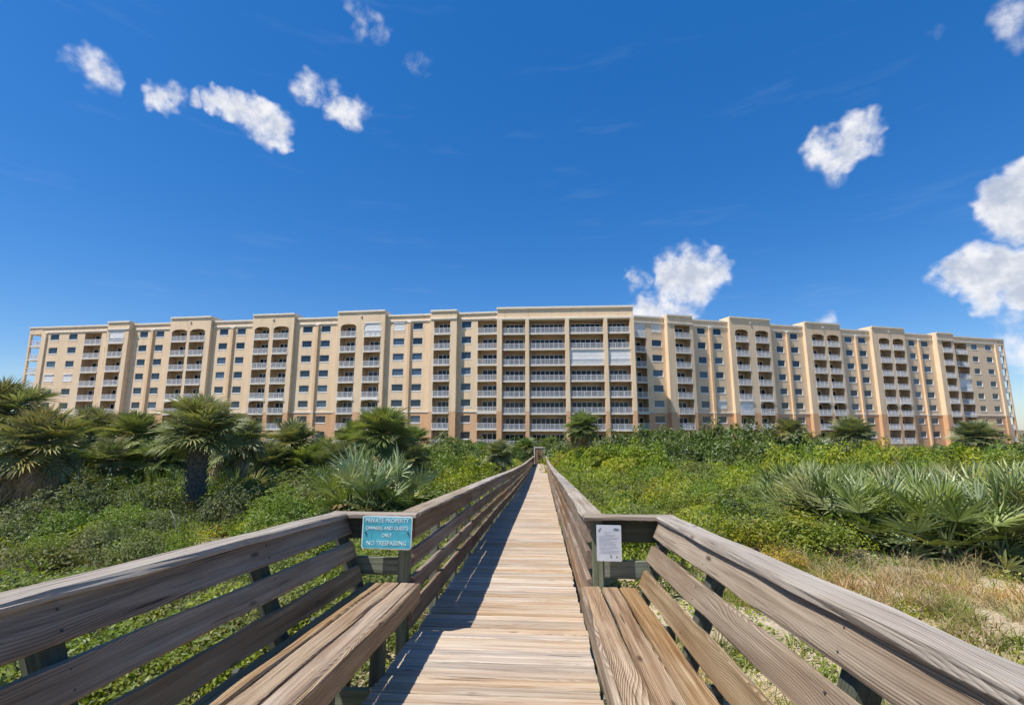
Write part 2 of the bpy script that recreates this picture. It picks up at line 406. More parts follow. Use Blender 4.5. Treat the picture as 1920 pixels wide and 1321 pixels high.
# ------------------------------------------------------------------ the apartment building
bld = thing('apartment_building', (4.5, 96, -4.2), 'long eight storey cream and terracotta apartment building with arched balcony bays behind the dunes', 'building')
WZ = [18.5 - 3.1 * (7 - i) for i in range(8)]       # wing floor levels
TZ = [18.3 - 3.1 * (7 - i) for i in range(8)]       # middle block floor levels
ZB = -4.4; ORA = 3.45
MATS = [M['cream'], M['orange'], M['trim'], M['inner'], M['pil'], M['roof'], M['white']]
def panel(mb, P, u0, u1, z0, z1, wv, openings, split=True):
    """wall face u0..u1 x z0..z1 at offset wv with openings (ua,ub,za,zb,depth,arch)"""
    us = sorted(set([u0, u1] + [o[0] for o in openings] + [o[1] for o in openings]))
    zs = sorted(set([z0, z1] + ([ORA] if split and z0 < ORA < z1 else []) + [o[2] for o in openings] + [o[3] for o in openings]))
    us = [u for u in us if u0 - 1e-6 <= u <= u1 + 1e-6]
    for i in range(len(us) - 1):
        for j in range(len(zs) - 1):
            uc = (us[i] + us[i + 1]) / 2; zc = (zs[j] + zs[j + 1]) / 2
            if any(o[0] < uc < o[1] and o[2] < zc < o[3] for o in openings): continue
            mb.quad(P(us[i], wv, zs[j]), P(us[i + 1], wv, zs[j]), P(us[i + 1], wv, zs[j + 1]), P(us[i], wv, zs[j + 1]), 1 if (split and zc < ORA) else 0)
    for (ua, ub, za, zb, dp, arch) in openings:
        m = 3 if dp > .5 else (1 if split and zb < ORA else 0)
        zt = zb - arch
        mb.quad(P(ua, wv, za), P(ua, wv - dp, za), P(ua, wv - dp, zb), P(ua, wv, zt), m)
        mb.quad(P(ub, wv, za), P(ub, wv, zt), P(ub, wv - dp, zb), P(ub, wv - dp, za), m)
        mb.quad(P(ua, wv, za), P(ub, wv, za), P(ub, wv - dp, za), P(ua, wv - dp, za), m)
        mb.quad(P(ua, wv, zb - .002), P(ub, wv, zb - .002), P(ub, wv - dp, zb - .002), P(ua, wv - dp, zb - .002), m)
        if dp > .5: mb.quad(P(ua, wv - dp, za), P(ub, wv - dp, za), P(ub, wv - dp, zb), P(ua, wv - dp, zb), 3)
        if arch:
            N = 10; cs = []
            for k in range(N + 1):
                a = -1 + 2 * k / N; cs.append((ua + (ub - ua) * k / N, zt + arch * math.sqrt(max(0, 1 - a * a)) ** 1.0 * .96))
            for k in range(N):
                (a0, h0), (a1, h1) = cs[k], cs[k + 1]
                mb.quad(P(a0, wv, h0), P(a1, wv, h1), P(a1, wv, zb), P(a0, wv, zb), 0)
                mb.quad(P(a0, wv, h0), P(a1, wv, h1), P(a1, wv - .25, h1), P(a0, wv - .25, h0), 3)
def solid(mb, P, u0, u1, z0, z1, w0, w1, m=None):
    if m is None:
        if z0 < ORA < z1:
            mb.box(u0, u1, w0, w1, z0, ORA, 1, P); mb.box(u0, u1, w0, w1, ORA, z1, 0, P)
        else: mb.box(u0, u1, w0, w1, z0, z1, 1 if z1 <= ORA else 0, P)
    else: mb.box(u0, u1, w0, w1, z0, z1, m, P)
MC = {}
def cached(key, fn):
    if key not in MC: MC[key] = fn()
    return MC[key]
def put(name, mesh, P, u, wv, z, ang, parent, is_sub=False):
    o = bpy.data.objects.new(name, mesh)
    if is_sub:
        COL.objects.link(o); o.parent = parent
    else:
        p = P(u, wv, z); o.location = p; o.rotation_euler = (0, 0, ang); link(o, parent)
    return o
# local mesh frames: x = along wall, y = outward, z = up
def win_frame(wd, ht):
    def f():
        b = MB(); t = .055
        b.box(-wd / 2, -wd / 2 + t, -.10, .03, 0, ht); b.box(wd / 2 - t, wd / 2, -.10, .03, 0, ht)
        b.box(-wd / 2 + t, wd / 2 - t, -.10, .03, ht - t, ht); b.box(-wd / 2 + t, wd / 2 - t, -.10, .03, 0, t)
        return b.mesh('window', M['white'])
    return cached(('wf', round(wd, 2), ht), f)
def win_pane(wd, ht):
    def f():
        b = MB(); b.box(-wd / 2 + .05, wd / 2 - .05, -.08, -.05, .05, ht - .05); return b.mesh('pane', M['glass'])
    return cached(('wp', round(wd, 2), ht), f)
def win_sill(wd):
    def f():
        b = MB(); b.box(-wd / 2 - .08, wd / 2 + .08, -.05, .16, -.17, -.003); return b.mesh('sill', M['white'])
    return cached(('ws', round(wd, 2)), f)
def shutter(wd, ht):
    def f():
        b = MB(); n = max(4, int(ht / .16))
        for i in range(n): b.box(-wd / 2, wd / 2, .03 + (.012 if i % 2 else 0), .09 + (.012 if i % 2 else 0), ht * i / n, ht * (i + 1) / n - .004)
        b.box(-wd / 2 - .04, wd / 2 + .04, .02, .22, ht, ht + .2)
        return b.mesh('roll_shutter', M['white'])
    return cached(('sh', round(wd, 2), round(ht, 2)), f)
def awning_bracket(wd):
    def f():
        b = MB(); b.box(-wd / 2 - .12, wd / 2 + .12, .04, .14, -.62, -.55); b.box(-wd / 2 - .12, -wd / 2 - .05, .04, .12, -.9, .25); b.box(wd / 2 + .05, wd / 2 + .12, .04, .12, -.9, .25)
        return b.mesh('shutter_track', M['pil'])
    return cached(('ab', round(wd, 2)), f)
def slab_mesh(wd, dp):
    def f():
        b = MB(); b.box(-wd / 2 + .004, wd / 2 - .004, -dp + .01, .10, 0, .28); return b.mesh('balcony', M['trim'])
    return cached(('sl', round(wd, 2), dp), f)
def railing_mesh(wd):
    def f():
        b = MB(); z0 = .28
        b.box(-wd / 2 + .01, wd / 2 - .01, -.02, .05, z0 + 1.0, z0 + 1.07); b.box(-wd / 2 + .01, wd / 2 - .01, -.01, .04, z0 + .08, z0 + .13)
        n = max(6, int(wd / .125))
        for i in range(n):
            x = -wd / 2 + (i + .5) * wd / n; b.box(x - .018, x + .018, 0, .03, z0 + .13, z0 + 1.0)
        k = max(1, int(round(wd / 1.25)))
        for i in range(k + 1):
            x = -wd / 2 + .05 + (wd - .1) * i / k; b.box(x - .035, x + .035, -.025, .055, z0, z0 + 1.09)
        return b.mesh('railing', M['rwhite'])
    return cached(('rl', round(wd, 2)), f)
def door_glass(wd, ht):
    def f():
        b = MB(); b.box(-wd / 2, wd / 2, 0, .05, 0, ht); return b.mesh('sliding_door', M['door'])
    return cached(('dg', round(wd, 2)), f)
def door_frame(wd, ht):
    def f():
        b = MB(); n = max(2, int(round(wd / .95)))
        for i in range(n + 1):
            x = -wd / 2 + wd * i / n; b.box(x - .045, x + .045, .052, .09, 0, ht)
        b.box(-wd / 2 + .045, wd / 2 - .045, .052, .088, ht - .08, ht); b.box(-wd / 2 + .045, wd / 2 - .045, .052, .088, 0, .07)
        return b.mesh('door_frame', M['rwhite'])
    return cached(('df', round(wd, 2)), f)
brng = random.Random(3)
def add_window(P, ua, ub, z, wv, ang, state=0):
    wd = ub - ua; ht = 1.38
    o = put('window', win_frame(wd, ht), P, (ua + ub) / 2, wv - .02, z, ang, bld)
    put('pane', win_pane(wd, ht), P, 0, 0, 0, 0, o, True); put('sill', win_sill(wd), P, 0, 0, 0, 0, o, True)
    if state == 1: put('roll_shutter', shutter(wd, ht), P, 0, 0, 0, 0, o, True)
    if state >= 1: put('shutter_track', awning_bracket(wd), P, 0, 0, 0, 0, o, True)
def add_balcony(P, ua, ub, z, wv, ang, dp, closed=False, door=None, ht=2.75, sgn=1):
    wd = ub - ua
    o = put('balcony', slab_mesh(wd, dp), P, (ua + ub) / 2, wv - .01, z, ang, bld)
    rl = put('railing', railing_mesh(wd), P, 0, 0, 0, 0, o, True)
    dw = wd * .78 if door is None else door
    gd = put('sliding_door', door_glass(dw, 2.2), P, 0, 0, 0, 0, o, True)
    sx = (wd / 2 - dw / 2 - .2) * sgn if door is None else 0
    gd.location = (sx, -dp + .03, .285)
    fr = put('door_frame', door_frame(dw, 2.2), P, 0, 0, 0, 0, o, True); fr.location = (sx, -dp + .03, .285)
    if closed:
        s = put('roll_shutter', shutter(wd - .02, ht - .3), P, 0, 0, 0, 0, o, True); s.location = (0, -.16, .30)

def make_wing(P, ang, sgn, ulo, uhi, wins, balcs, arches, talls, lows, pils, corner, wshut, bshut, wtrack):
    """P(u,w,z); wings run outwards from the middle block"""
    ROOF = 23.05
    # every strip of wall between bay edges
    bays = sorted([(a, b, 'tall') for a, b in talls] + [(a, b, 'low') for a, b in lows])
    segs = []; u = ulo
    for a, b, k in bays:
        if a > u: segs.append((u, a, 'flat'))
        segs.append((a, b, k)); u = b
    if u < corner[0]: segs.append((u, corner[0], 'flat'))
    for (a, b, kind) in segs:
        wv = {'flat': 0.0, 'tall': .75, 'low': 1.1}[kind]
        ztop = {'flat': ROOF, 'tall': ROOF + .95, 'low': ROOF + .42}[kind]
        ops = []
        for wi, (ua, ub) in enumerate(wins):
            if a - .01 <= ua and ub <= b + .01:
                for i in range(8):
                    z = WZ[i] + 1.45
                    ops.append((ua, ub, z, z + 1.38, .22, 0))
                    st = 1 if (wi, i) in wshut else (2 if (wi, i) in wtrack else 0)
                    add_window(P, ua, ub, z, wv - .1, ang, st)
        for bi, (ua, ub) in enumerate(balcs):
            if a - .01 <= ua and ub <= b + .01:
                isarch = bi in arches
                for i in range(8):
                    top = WZ[i] + 2.85 if (i == 7 or (isarch and i == 2)) else WZ[i] + 3.1
                    ar = .55 if (isarch and i in (7, 2)) else 0
                    ops.append((ua, ub, WZ[i], top, 1.9, ar))
                    add_balcony(P, ua, ub, WZ[i], wv, ang, 1.88, (bi, i) in bshut, ht=top - WZ[i], sgn=sgn)
        mb = MB()
        panel(mb, P, a, b, ZB, ztop, wv, ops)
        if kind != 'flat':
            for uu in (a, b):
                for (z0, z1, m) in ((ZB, ORA, 1), (ORA, ztop, 0)):
                    mb.quad(P(uu, -.6, z0), P(uu, wv, z0), P(uu, wv, z1), P(uu, -.6, z1), m)
            mb.quad(P(a, wv, ztop), P(b, wv, ztop), P(b, -2.5, ztop), P(a, -2.5, ztop), 5)
            for uu in (a, b): mb.quad(P(uu, -2.5, ROOF - .3), P(uu, -.6, ROOF - .3), P(uu, -.6, ztop), P(uu, -2.5, ztop), 0)
            mb.quad(P(a, -2.5, ROOF - .3), P(b, -2.5, ROOF - .3), P(b, -2.5, ztop), P(a, -2.5, ztop), 0)
        nm = {'flat': 'wall', 'tall': 'arched_bay', 'low': 'projecting_bay'}[kind]
        wob = mb.obj(nm, MATS, bld)
        e = .02                                                 # trims, each a piece of its own
        def trim(name, *a_):
            tm = MB(); solid(tm, P, *a_); tm.obj(name, MATS, bld)
        trim('parapet_coping', a + e, b - e, ztop - .28, ztop + .06, wv + .003, wv + .20, 2)
        if kind != 'tall': trim('cornice', a + e, b - e, 21.62, 21.86, wv + .003, wv + .16, 2)
        if kind == 'flat': trim('string_course', a + e, b - e, ORA - .12, ORA + .12, wv + .003, wv + .10, 2)
        if kind == 'tall':
            trim('medallion', (a + b) / 2 - .16, (a + b) / 2 + .16, ztop - 1.25, ztop - .95, wv + .003, wv + .2, 2)
            for (ua, ub) in [balcs[k] for k in arches]:
                if a <= ua and ub <= b: trim('arch_moulding', ua - .1, ub + .1, WZ[3] - .26, WZ[3] - .02, wv + .105, wv + .18, 6)
    for u in pils:
        mb = MB(); solid(mb, P, u - .27, u + .27, ZB, 21.3, .003, .38, 4); solid(mb, P, u - .33, u + .33, 21.3, 21.58, .003, .44, 2)
        solid(mb, P, u - .30, u + .30, ORA - .15, ORA + .15, .385, .42, 2)
        mb.obj('pilaster', MATS, bld)
    # corner pilaster, roof, end wall, core
    mb = MB(); solid(mb, P, corner[0] - 1.25, corner[0] - .05, ZB, 21.5, .003, .30, None); mb.obj('pilaster', MATS, bld)
    mb = MB()
    mb.quad(P(ulo, -2.6, ROOF - .5), P(corner[1], -2.6, ROOF - .5), P(corner[1], -16, ROOF - .5), P(ulo, -16, ROOF - .5), 5)
    mb.quad(P(ulo, -16, ZB), P(corner[0], -16, ZB), P(corner[0], -16, ROOF), P(ulo, -16, ROOF), 0)
    mb.quad(P(corner[0], -16, ZB), P(corner[0], 0, ZB), P(corner[0], 0, ROOF), P(corner[0], -16, ROOF), 0)
    mb.quad(P(ulo, 0, ROOF - .5), P(corner[0], 0, ROOF - .5), P(corner[0], -2.6, ROOF - .5), P(ulo, -2.6, ROOF - .5), 5)
    mb.obj('roof', MATS, bld)
    c0, c1 = corner
    for i in range(8):                                          # open corner balconies
        z = WZ[i]
        b = MB(); b.box(c0 + .01, c1, -3.4, .02, z, z + .28, 2, P)
        so_ = b.obj('corner_balcony', MATS, bld)
        b = MB()
        b.box(c0 + .05, c1 - .02, -.06, .0, z + 1.28, z + 1.35, 0, P); b.box(c1 - .08, c1 - .02, -3.35, -.06, z + 1.28, z + 1.35, 0, P)
        n = 18
        for k in range(n):
            uu = c0 + .1 + (c1 - c0 - .2) * k / (n - 1); b.box(uu - .018, uu + .018, -.045, -.015, z + .285, z + 1.28, 0, P)
        for k in range(24):
            ww = -3.3 + 3.2 * k / 23; b.box(c1 - .065, c1 - .035, ww - .018, ww + .018, z + .285, z + 1.28, 0, P)
        r_ = bpy.data.objects.new('railing', b.mesh('railing', M['rwhite'])); COL.objects.link(r_); r_.parent = so_
        r_.matrix_parent_inverse = Matrix.Identity(4)
    mb = MB(); solid(mb, P, c1 - .42, c1 + .03, ZB, 21.4, -.40, .05, None); mb.obj('corner_column', MATS, bld)
    mb = MB(); solid(mb, P, c1 - .42, c1 + .03, ZB, 21.4, -3.42, -3.0, None); mb.obj('corner_column', MATS, bld)
    mb = MB(); solid(mb, P, c0 + .002, c1 + .06, 21.4, ROOF, -3.5, .06, 0); solid(mb, P, c0 + .01, c1 + .2, ROOF - .25, ROOF + .05, -3.5, .2, 2); mb.obj('corner_parapet', MATS, bld)

def wing_frame(A, B, flip):
    A = Vector(A); B = Vector(B); e = (B - A).normalized()
    n = Vector((e.y, -e.x)) if not flip else Vector((-e.y, e.x))
    if n.y > 0: n = -n
    def P(u, wv, z): q = A + e * u + n * wv; return (q.x, q.y, z)
    return P, math.atan2(n.y, n.x) - math.pi / 2
PL, aL = wing_frame((-16.5, 92.9), (-117.6, 100.6), True)
PR, aR = wing_frame((19.8, 97.6), (120, 130.2), False)
Lw = [(92.51, 94.83), (87.74, 89.92), (79.40, 80.35), (69.9, 71.9), (65.9, 67.9), (50.53, 52.55), (46.42, 48.41), (31.21, 33.37), (27.19, 29.26), (11.17, 13.5), (7.36, 9.43), (-2.64, -.63)]
Lb = [(81.51, 85.76), (74.7, 78.34), (59.68, 63.31), (55.39, 58.98), (40.44, 43.82), (36.06, 39.52), (21.2, 24.58), (15.91, 19.47), (1.39, 4.7), (-7.9, -3.94)]
make_wing(PL, aL, -1, -8.4, 100, Lw, Lb, (2, 3, 4, 5, 6, 7), [(15.11, 25.32), (34.98, 44.38), (54.16, 63.85)], [(.08, 5.47), (73.57, 79.0)],
          [68.6, 49.35, 30.0, 10.1], (96.9, 100.4), {(0, 4), (1, 4), (9, 7)}, {(7, 7), (1, 7)}, {(0, 7), (1, 7), (3, 6), (4, 3)})
Rw = [(2.92, 5.2), (13.76, 15.72), (17.68, 19.68), (33.69, 35.62), (37.57, 39.61), (52.91, 55.03), (56.91, 59.06), (72.27, 74.23), (76.27, 78.53), (92.92, 94.97), (97.76, 99.85)]
Rb = [(-.84, 1.6), (7.68, 11.23), (22.57, 25.84), (27.68, 31.11), (42.76, 46.21), (47.05, 50.41), (62.13, 65.41), (66.35, 69.69), (81.51, 84.62), (86.64, 91.29)]
make_wing(PR, aR, 1, -3.0, 104, Rw, Rb, (2, 3, 4, 5, 6, 7), [(21.3, 31.74), (41.07, 51.03), (60.3, 70.32)], [(5.95, 11.95), (79.96, 85.52)],
          [16.7, 36.6, 55.95, 75.25], (102.2, 104.6), {(0, 7), (2, 2)}, {(0, 7), (2, 2), (9, 4)}, {(0, 6), (5, 4), (8, 7)})
# middle block
PT = lambda u, wv, z: (u, 92.0 - wv, z)
tops = [(-7.64, -3.19), (-2.36, 4.54), (5.42, 11.94), (12.8, 16.98)]
ops = []
for k, (ua, ub) in enumerate(tops):
    for i in range(8):
        top = TZ[i] + 2.8 if i == 7 else TZ[i] + 3.1
        ops.append((ua, ub, TZ[i], top, 2.4, 0))
        add_balcony(PT, ua, ub, TZ[i], 0, math.pi, 2.38, (k, i) in ((2, 5), (3, 5)), door=(ub - ua) * (.90 if ub - ua > 5 else .80), ht=top - TZ[i])
mb = MB(); panel(mb, PT, -8.64, 17.74, ZB, 23.72, 0, ops)
for uu in (-8.64, 17.74):
    for (z0, z1, m) in ((ZB, ORA, 1), (ORA, 23.72, 0)): mb.quad(PT(uu, 0, z0), PT(uu, -9, z0), PT(uu, -9, z1), PT(uu, 0, z1), m)
mb.quad(PT(-8.64, -.01, 23.7), PT(17.74, -.01, 23.7), PT(17.74, -9, 23.7), PT(-8.64, -9, 23.7), 5)
mb.quad(PT(-8.64, -9, ZB), PT(17.74, -9, ZB), PT(17.74, -9, 23.7), PT(-8.64, -9, 23.7), 0)
mb.obj('middle_block', MATS, bld)
mb = MB(); solid(mb, PT, -8.80, 17.90, 23.45, 23.85, .004, .24, 2); mb.obj('parapet_coping', MATS, bld)
mb = MB(); solid(mb, PT, -8.76, 17.86, 21.32, 21.62, .004, .3, 2); mb.obj('cornice', MATS, bld)
for a in ((-8.70, -7.72), (-3.11, -2.44), (4.62, 5.34), (12.02, 12.72), (17.06, 17.80)):
    mb = MB(); solid(mb, PT, a[0], a[1], ZB, 21.31, .005, .32, None); mb.obj('pilaster', MATS, bld)

# ------------------------------------------------------------------ boardwalk
CXB = -.385                                                     # centre line of the boardwalk
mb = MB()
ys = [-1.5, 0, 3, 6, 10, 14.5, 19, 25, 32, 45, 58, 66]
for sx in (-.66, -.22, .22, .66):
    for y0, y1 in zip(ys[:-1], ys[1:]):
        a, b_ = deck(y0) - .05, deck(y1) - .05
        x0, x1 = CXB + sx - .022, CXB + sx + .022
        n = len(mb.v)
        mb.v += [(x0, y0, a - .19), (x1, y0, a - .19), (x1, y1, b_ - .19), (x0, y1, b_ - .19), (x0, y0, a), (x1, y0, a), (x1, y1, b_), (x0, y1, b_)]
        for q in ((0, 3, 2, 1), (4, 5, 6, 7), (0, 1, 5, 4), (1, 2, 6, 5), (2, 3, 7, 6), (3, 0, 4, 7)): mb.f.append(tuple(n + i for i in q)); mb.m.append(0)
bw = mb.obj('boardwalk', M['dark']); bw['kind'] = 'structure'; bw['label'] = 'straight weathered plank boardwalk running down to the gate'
LOC[bw.name] = Vector((0, 0, 0))
y = -1.4; k = 0; far = MB()
PITCHY = .123
prng = random.Random(21)
while y < 65.9:
    z = deck(y + .0565) - .02; sl = math.atan2(deck(y + .14) - deck(y), .14)
    ex = prng.gauss(0, .008)
    if k < 300:
        o = bpy.data.objects.new('plank', board_mesh(1.50, .113, .038, M['deck'], .0022, prng.randrange(8)))
        o.location = (CXB + ex, y + .0565, z + prng.gauss(0, .0015)); o.rotation_euler = (sl, prng.gauss(0, .0012), prng.gauss(0, .0018) + (math.pi if prng.random() < .5 else 0))
        if abs(o.rotation_euler[2]) > 1: o.rotation_euler[0] = -sl
        link(o, bw)
    else:
        n = len(far.v); c, s_ = .069 * math.cos(sl), .069 * math.sin(sl)
        far.box(CXB - .75 + ex, CXB + .75 + ex, y, y + .113, z - .019, z + .019)
    y += PITCHY; k += 1
fo = far.obj('far_planks', M['deck'], bw); fo['kind'] = 'stuff'

def railing(side, label):
    X = lambda t: CXB + side * t
    root = thing('wooden_railing', (X(.84), 4.45, deck(4.45)), label, 'railing', 'boardwalk railings')
    # posts every 1.2 m outside the boards
    yy = 4.47; k = 0
    while yy < 65.6:
        if k > 0:
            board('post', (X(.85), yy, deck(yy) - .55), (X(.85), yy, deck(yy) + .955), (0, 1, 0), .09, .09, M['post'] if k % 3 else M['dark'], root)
        yy += 1.2; k += 1
    # boards 3.6 m long
    yy = 4.42
    while yy < 65.5:
        y1 = min(yy + 3.6, 65.7)
        for (h, wd) in ((.872, .185), (.625, .15), (.395, .15), (.145, .19)):
            j0, j1 = rng.gauss(0, .006), rng.gauss(0, .006)
            board('rail_board', (X(.782), yy + .004, deck(yy) + h + j0), (X(.782), y1 - .004, deck(y1) + h + j1), (0, 0, 1), wd, .046, M['rail'], root)
        board('cap_board', (X(.822), yy + (.07 if yy < 4.5 else .003), deck(yy) + .987), (X(.822), y1 - .003, deck(y1) + .987), (1, 0, 0), .185, .038, M['cap'], root)
        yy = y1
    return root
railing(-1, 'weathered board railing along the left side of the boardwalk')
railing(1, 'weathered board railing along the right side of the boardwalk')

# ------------------------------------------------------------------ benches
_V = [(.004 * math.cos(k * math.pi / 4), .004 * math.sin(k * math.pi / 4), z_) for z_ in (-.004, .0035) for k in range(8)]
SCREW = bpy.data.meshes.new('screw'); SCREW.from_pydata(_V, [], [tuple(range(8, 16))] + [(k, (k + 1) % 8, (k + 1) % 8 + 8, k + 8) for k in range(8)]); SCREW.materials.append(M['bolt']); SCREW.update()
def bench(side, label):
    X = lambda t: CXB + side * t
    YE = 4.40; YN = -.9
    root = thing('bench', (X(.95), 2.0, deck(2.0)), label, 'bench', 'built-in benches at the head of the boardwalk')
    def D(y): return -1.742 + .064 * (4.4 - y)                           # straight line of the near deck
    def pt(t, y, h): return (X(t), y, D(y) + h)
    # seat planks
    for i, t in enumerate((.795, .945, 1.095)):
        wd = .132
        board('seat_plank', pt(t, YE - rng.random() * .02, .40), pt(t, YN, .40), (1, 0, 0), wd, .042, M['seat'], root, variant=i, jit=.004)
    board('apron', pt(.712, YE - .0, .342), pt(.712, YN, .342), (0, 0, 1), .15, .04, M['seat'], root, jit=.004)
    # reclined back: from (1.17,.44) to (1.40,.965)
    B0 = Vector((1.185, .445)); B1 = Vector((1.395, .965)); dv = (B1 - B0); Lb_ = dv.length; dv.normalize()
    for i, (s0, s1) in enumerate(((.405, .560), (.205, .345), (.0, .14))):
        c = B0 + dv * ((s0 + s1) / 2)
        o0 = .02 * i
        board('back_slat', pt(c.x, YE - .02 - o0 * 2, c.y), pt(c.x, YN, c.y), (side * dv.x, 0, dv.y), s1 - s0, .042, M['slat'], root, variant=i, jit=.004)
    board('cap_board', pt(1.425, YE - .075, .987), pt(1.425, YN, .987), (1, 0, 0), .158, .042, M['cap'], root, jit=.005)
    board('cap_board', pt(.735, YE, .987), pt(1.52, YE, .987), (0, 1, 0), .142, .038, M['cap'], root, jit=.003)
    # back supports lean with the slats
    nrm = Vector((dv.y, -dv.x))
    for yy in (YE - .045, 3.08, 1.75, .45, -.8):
        a = B0 + nrm * .072 - dv * .55; b_ = B0 + nrm * .072 + dv * .545
        board('back_post', pt(a.x, yy, a.y), pt(b_.x, yy, b_.y), (0, 1, 0), .09, .09, M['dark'], root)
        board('ground_post', pt(1.31, yy, .10), pt(1.31, yy, -.85), (0, 1, 0), .09, .09, M['dark'], root)
    for yy in (3.08, 1.75, .45):
        for (s0, s1) in ((.405, .560), (.205, .345), (.0, .14)):
            for fr in (.25, .75):
                c = B0 + dv * (s0 + (s1 - s0) * fr) - nrm * .0215
                o = bpy.data.objects.new('screw', SCREW); m_ = Vector((-side * nrm.x, 0, -nrm.y)).to_track_quat('Z', 'Y').to_matrix().to_4x4(); m_.translation = Vector(pt(c.x, yy + rng.gauss(0, .008), c.y)); o.matrix_basis = m_; link(o, root)
    # front legs and bearers
    for yy in (3.62, 2.75, 1.75, .6):
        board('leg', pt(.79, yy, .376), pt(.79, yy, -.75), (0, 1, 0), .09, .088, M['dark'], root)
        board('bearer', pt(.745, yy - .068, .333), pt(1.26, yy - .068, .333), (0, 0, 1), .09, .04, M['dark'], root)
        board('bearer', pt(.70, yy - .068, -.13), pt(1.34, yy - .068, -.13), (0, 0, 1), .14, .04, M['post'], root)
    # end panel with the corner post
    board('corner_post', pt(.852, YE + .055, .966), pt(.852, YE + .055, -.75), (1, 0, 0), .095, .095, M['post'], root)
    board('end_board', pt(.902, YE + .04, .873), pt(1.41, YE + .04, .873), (0, 0, 1), .185, .036, M['dark'], root)
    board('end_board', pt(.902, YE + .04, .555), pt(1.30, YE + .04, .555), (0, 0, 1), .15, .036, M['post'], root)
    return root
bench(-1, 'brown plank bench with slatted back in shade on the left, beside the teal sign')
bench(1, 'sunlit brown plank bench with slatted back on the right, beside the white notice')

# ------------------------------------------------------------------ signs
def text_obj(body, size, loc, rot, mat, parent, sx=1.0):
    cu = bpy.data.curves.new('lettering', 'FONT'); cu.body = body; cu.size = size; cu.align_x = 'CENTER'; cu.align_y = 'CENTER'; cu.extrude = .0012; cu.offset = 0.0
    cu.resolution_u = 3
    ob = bpy.data.objects.new('lettering', cu); COL.objects.link(ob)
    dg = bpy.context.evaluated_depsgraph_get(); me = bpy.data.meshes.new_from_object(ob.evaluated_get(dg))
    bpy.data.objects.remove(ob); me.materials.clear(); me.materials.append(mat)
    o = bpy.data.objects.new('lettering', me); o.parent = parent; COL.objects.link(o)
    o.location = loc; o.rotation_euler = rot; o.scale = (sx, 1, 1)
    return o
def plate(name, wd, ht, th, rad, mat, y0=0.0):
    """rounded plate in the xz plane, front towards -y"""
    pts = []
    for (cx, cz, a0) in ((wd / 2 - rad, ht / 2 - rad, 0), (-wd / 2 + rad, ht / 2 - rad, 90), (-wd / 2 + rad, -ht / 2 + rad, 180), (wd / 2 - rad, -ht / 2 + rad, 270)):
        for k in range(4): a = R(a0 + 18 * k); pts.append((cx + rad * math.cos(a), cz + rad * math.sin(a)))
    n = len(pts); V = [(x, y0 - th, z) for x, z in pts] + [(x, y0, z) for x, z in pts]
    F = [tuple(range(n)), tuple(range(2 * n - 1, n - 1, -1))] + [(i, i + n, (i + 1) % n + n, (i + 1) % n) for i in range(n)]
    me = bpy.data.meshes.new(name); me.from_pydata(V, [], F); me.materials.append(mat); me.update(); return me
a = at(680, 966, 4.315); b_ = at(772, 1030, 4.315)
sw, sh = (b_.x - a.x), (a.z - b_.z)
sg = thing('no_trespassing_sign', ((a.x + b_.x) / 2, 4.315, (a.z + b_.z) / 2), 'teal private property sign with white lettering on the left bench end', 'sign')
def child_local(mesh, name, loc=(0, 0, 0)):
    o = bpy.data.objects.new(name, mesh); o.parent = sg_root; o.location = loc; COL.objects.link(o); return o
sg_root = sg
child_local(plate('border', sw, sh, .003, .028, M['signwhite'], .0), 'border')
child_local(plate('face', sw - .018, sh - .018, .0015, .022, M['teal'], -.0032), 'face')
up = (math.pi / 2, 0, 0)
for (txt, size, zz, wfit) in (('PRIVATE PROPERTY', .052, .118, .86), ('OWNERS AND GUESTS', .044, .042, .84), ('ONLY', .044, -.028, .20), ('NO TRESPASSING', .052, -.105, .78)):
    o = text_obj(txt, size, (0, -.0062, zz * sh / .33), up, M['signwhite'], sg)
    wd = max(v.co.x for v in o.data.vertices) - min(v.co.x for v in o.data.vertices); o.scale = (sw * wfit / wd, 1, 1)
for sx in (-1, 1):
    mbx = MB(); mbx.box(-.006, .006, -.009, 0, -.006, .006); child_local(mbx.mesh('bolt', M['bolt']), 'bolt', (sx * sw * .42, -.005, 0))
a = at(1117.5, 983, 4.345); b_ = at(1166.5, 1052, 4.345)
sw, sh = (b_.x - a.x), (a.z - b_.z)
sg_root = thing('notice_board', ((a.x + b_.x) / 2, 4.345, (a.z + b_.z) / 2), 'small white notice with faded print and two dark emblems on the right bench end', 'sign')
child_local(plate('plate', sw, sh, .004, .012, M['signgrey'], 0), 'plate')
def ink(name, mat, boxes):
    mb = MB()
    for (x0, x1, z0, z1) in boxes: mb.box(x0 * sw, x1 * sw, -.0056, -.0042, z0 * sh, z1 * sh)
    return child_local(mb.mesh(name, mat), name)
def blob(name, cx, cz, pts):
    V = [((cx + x) * sw, -.0058, (cz + z) * sh) for x, z in pts] + [((cx + x) * sw, -.0042, (cz + z) * sh) for x, z in pts]; n = len(pts)
    F = [tuple(range(n)), tuple(range(2 * n - 1, n - 1, -1))] + [(i, i + n, (i + 1) % n + n, (i + 1) % n) for i in range(n)]
    me = bpy.data.meshes.new(name); me.from_pydata(V, [], F); me.materials.append(M['ink']); me.update(); return child_local(me, name)
blob('emblem', -.36, .36, [(-.06, -.06), (-.02, -.05), (.05, .02), (.07, .06), (.02, .05), (-.04, .0)])
blob('emblem', .30, .38, [(-.14, -.02), (-.02, -.045), (.10, -.03), (.13, .0), (.05, .03), (-.06, .035)])
blob('emblem', .06, -.36, [(-.02, -.045), (.02, -.045), (.025, .02), (0, .05), (-.025, .01)])
blob('emblem', .30, -.37, [(-.03, -.02), (.03, -.02), (.02, .02), (-.02, .02)])
ln = []
irng = random.Random(8)
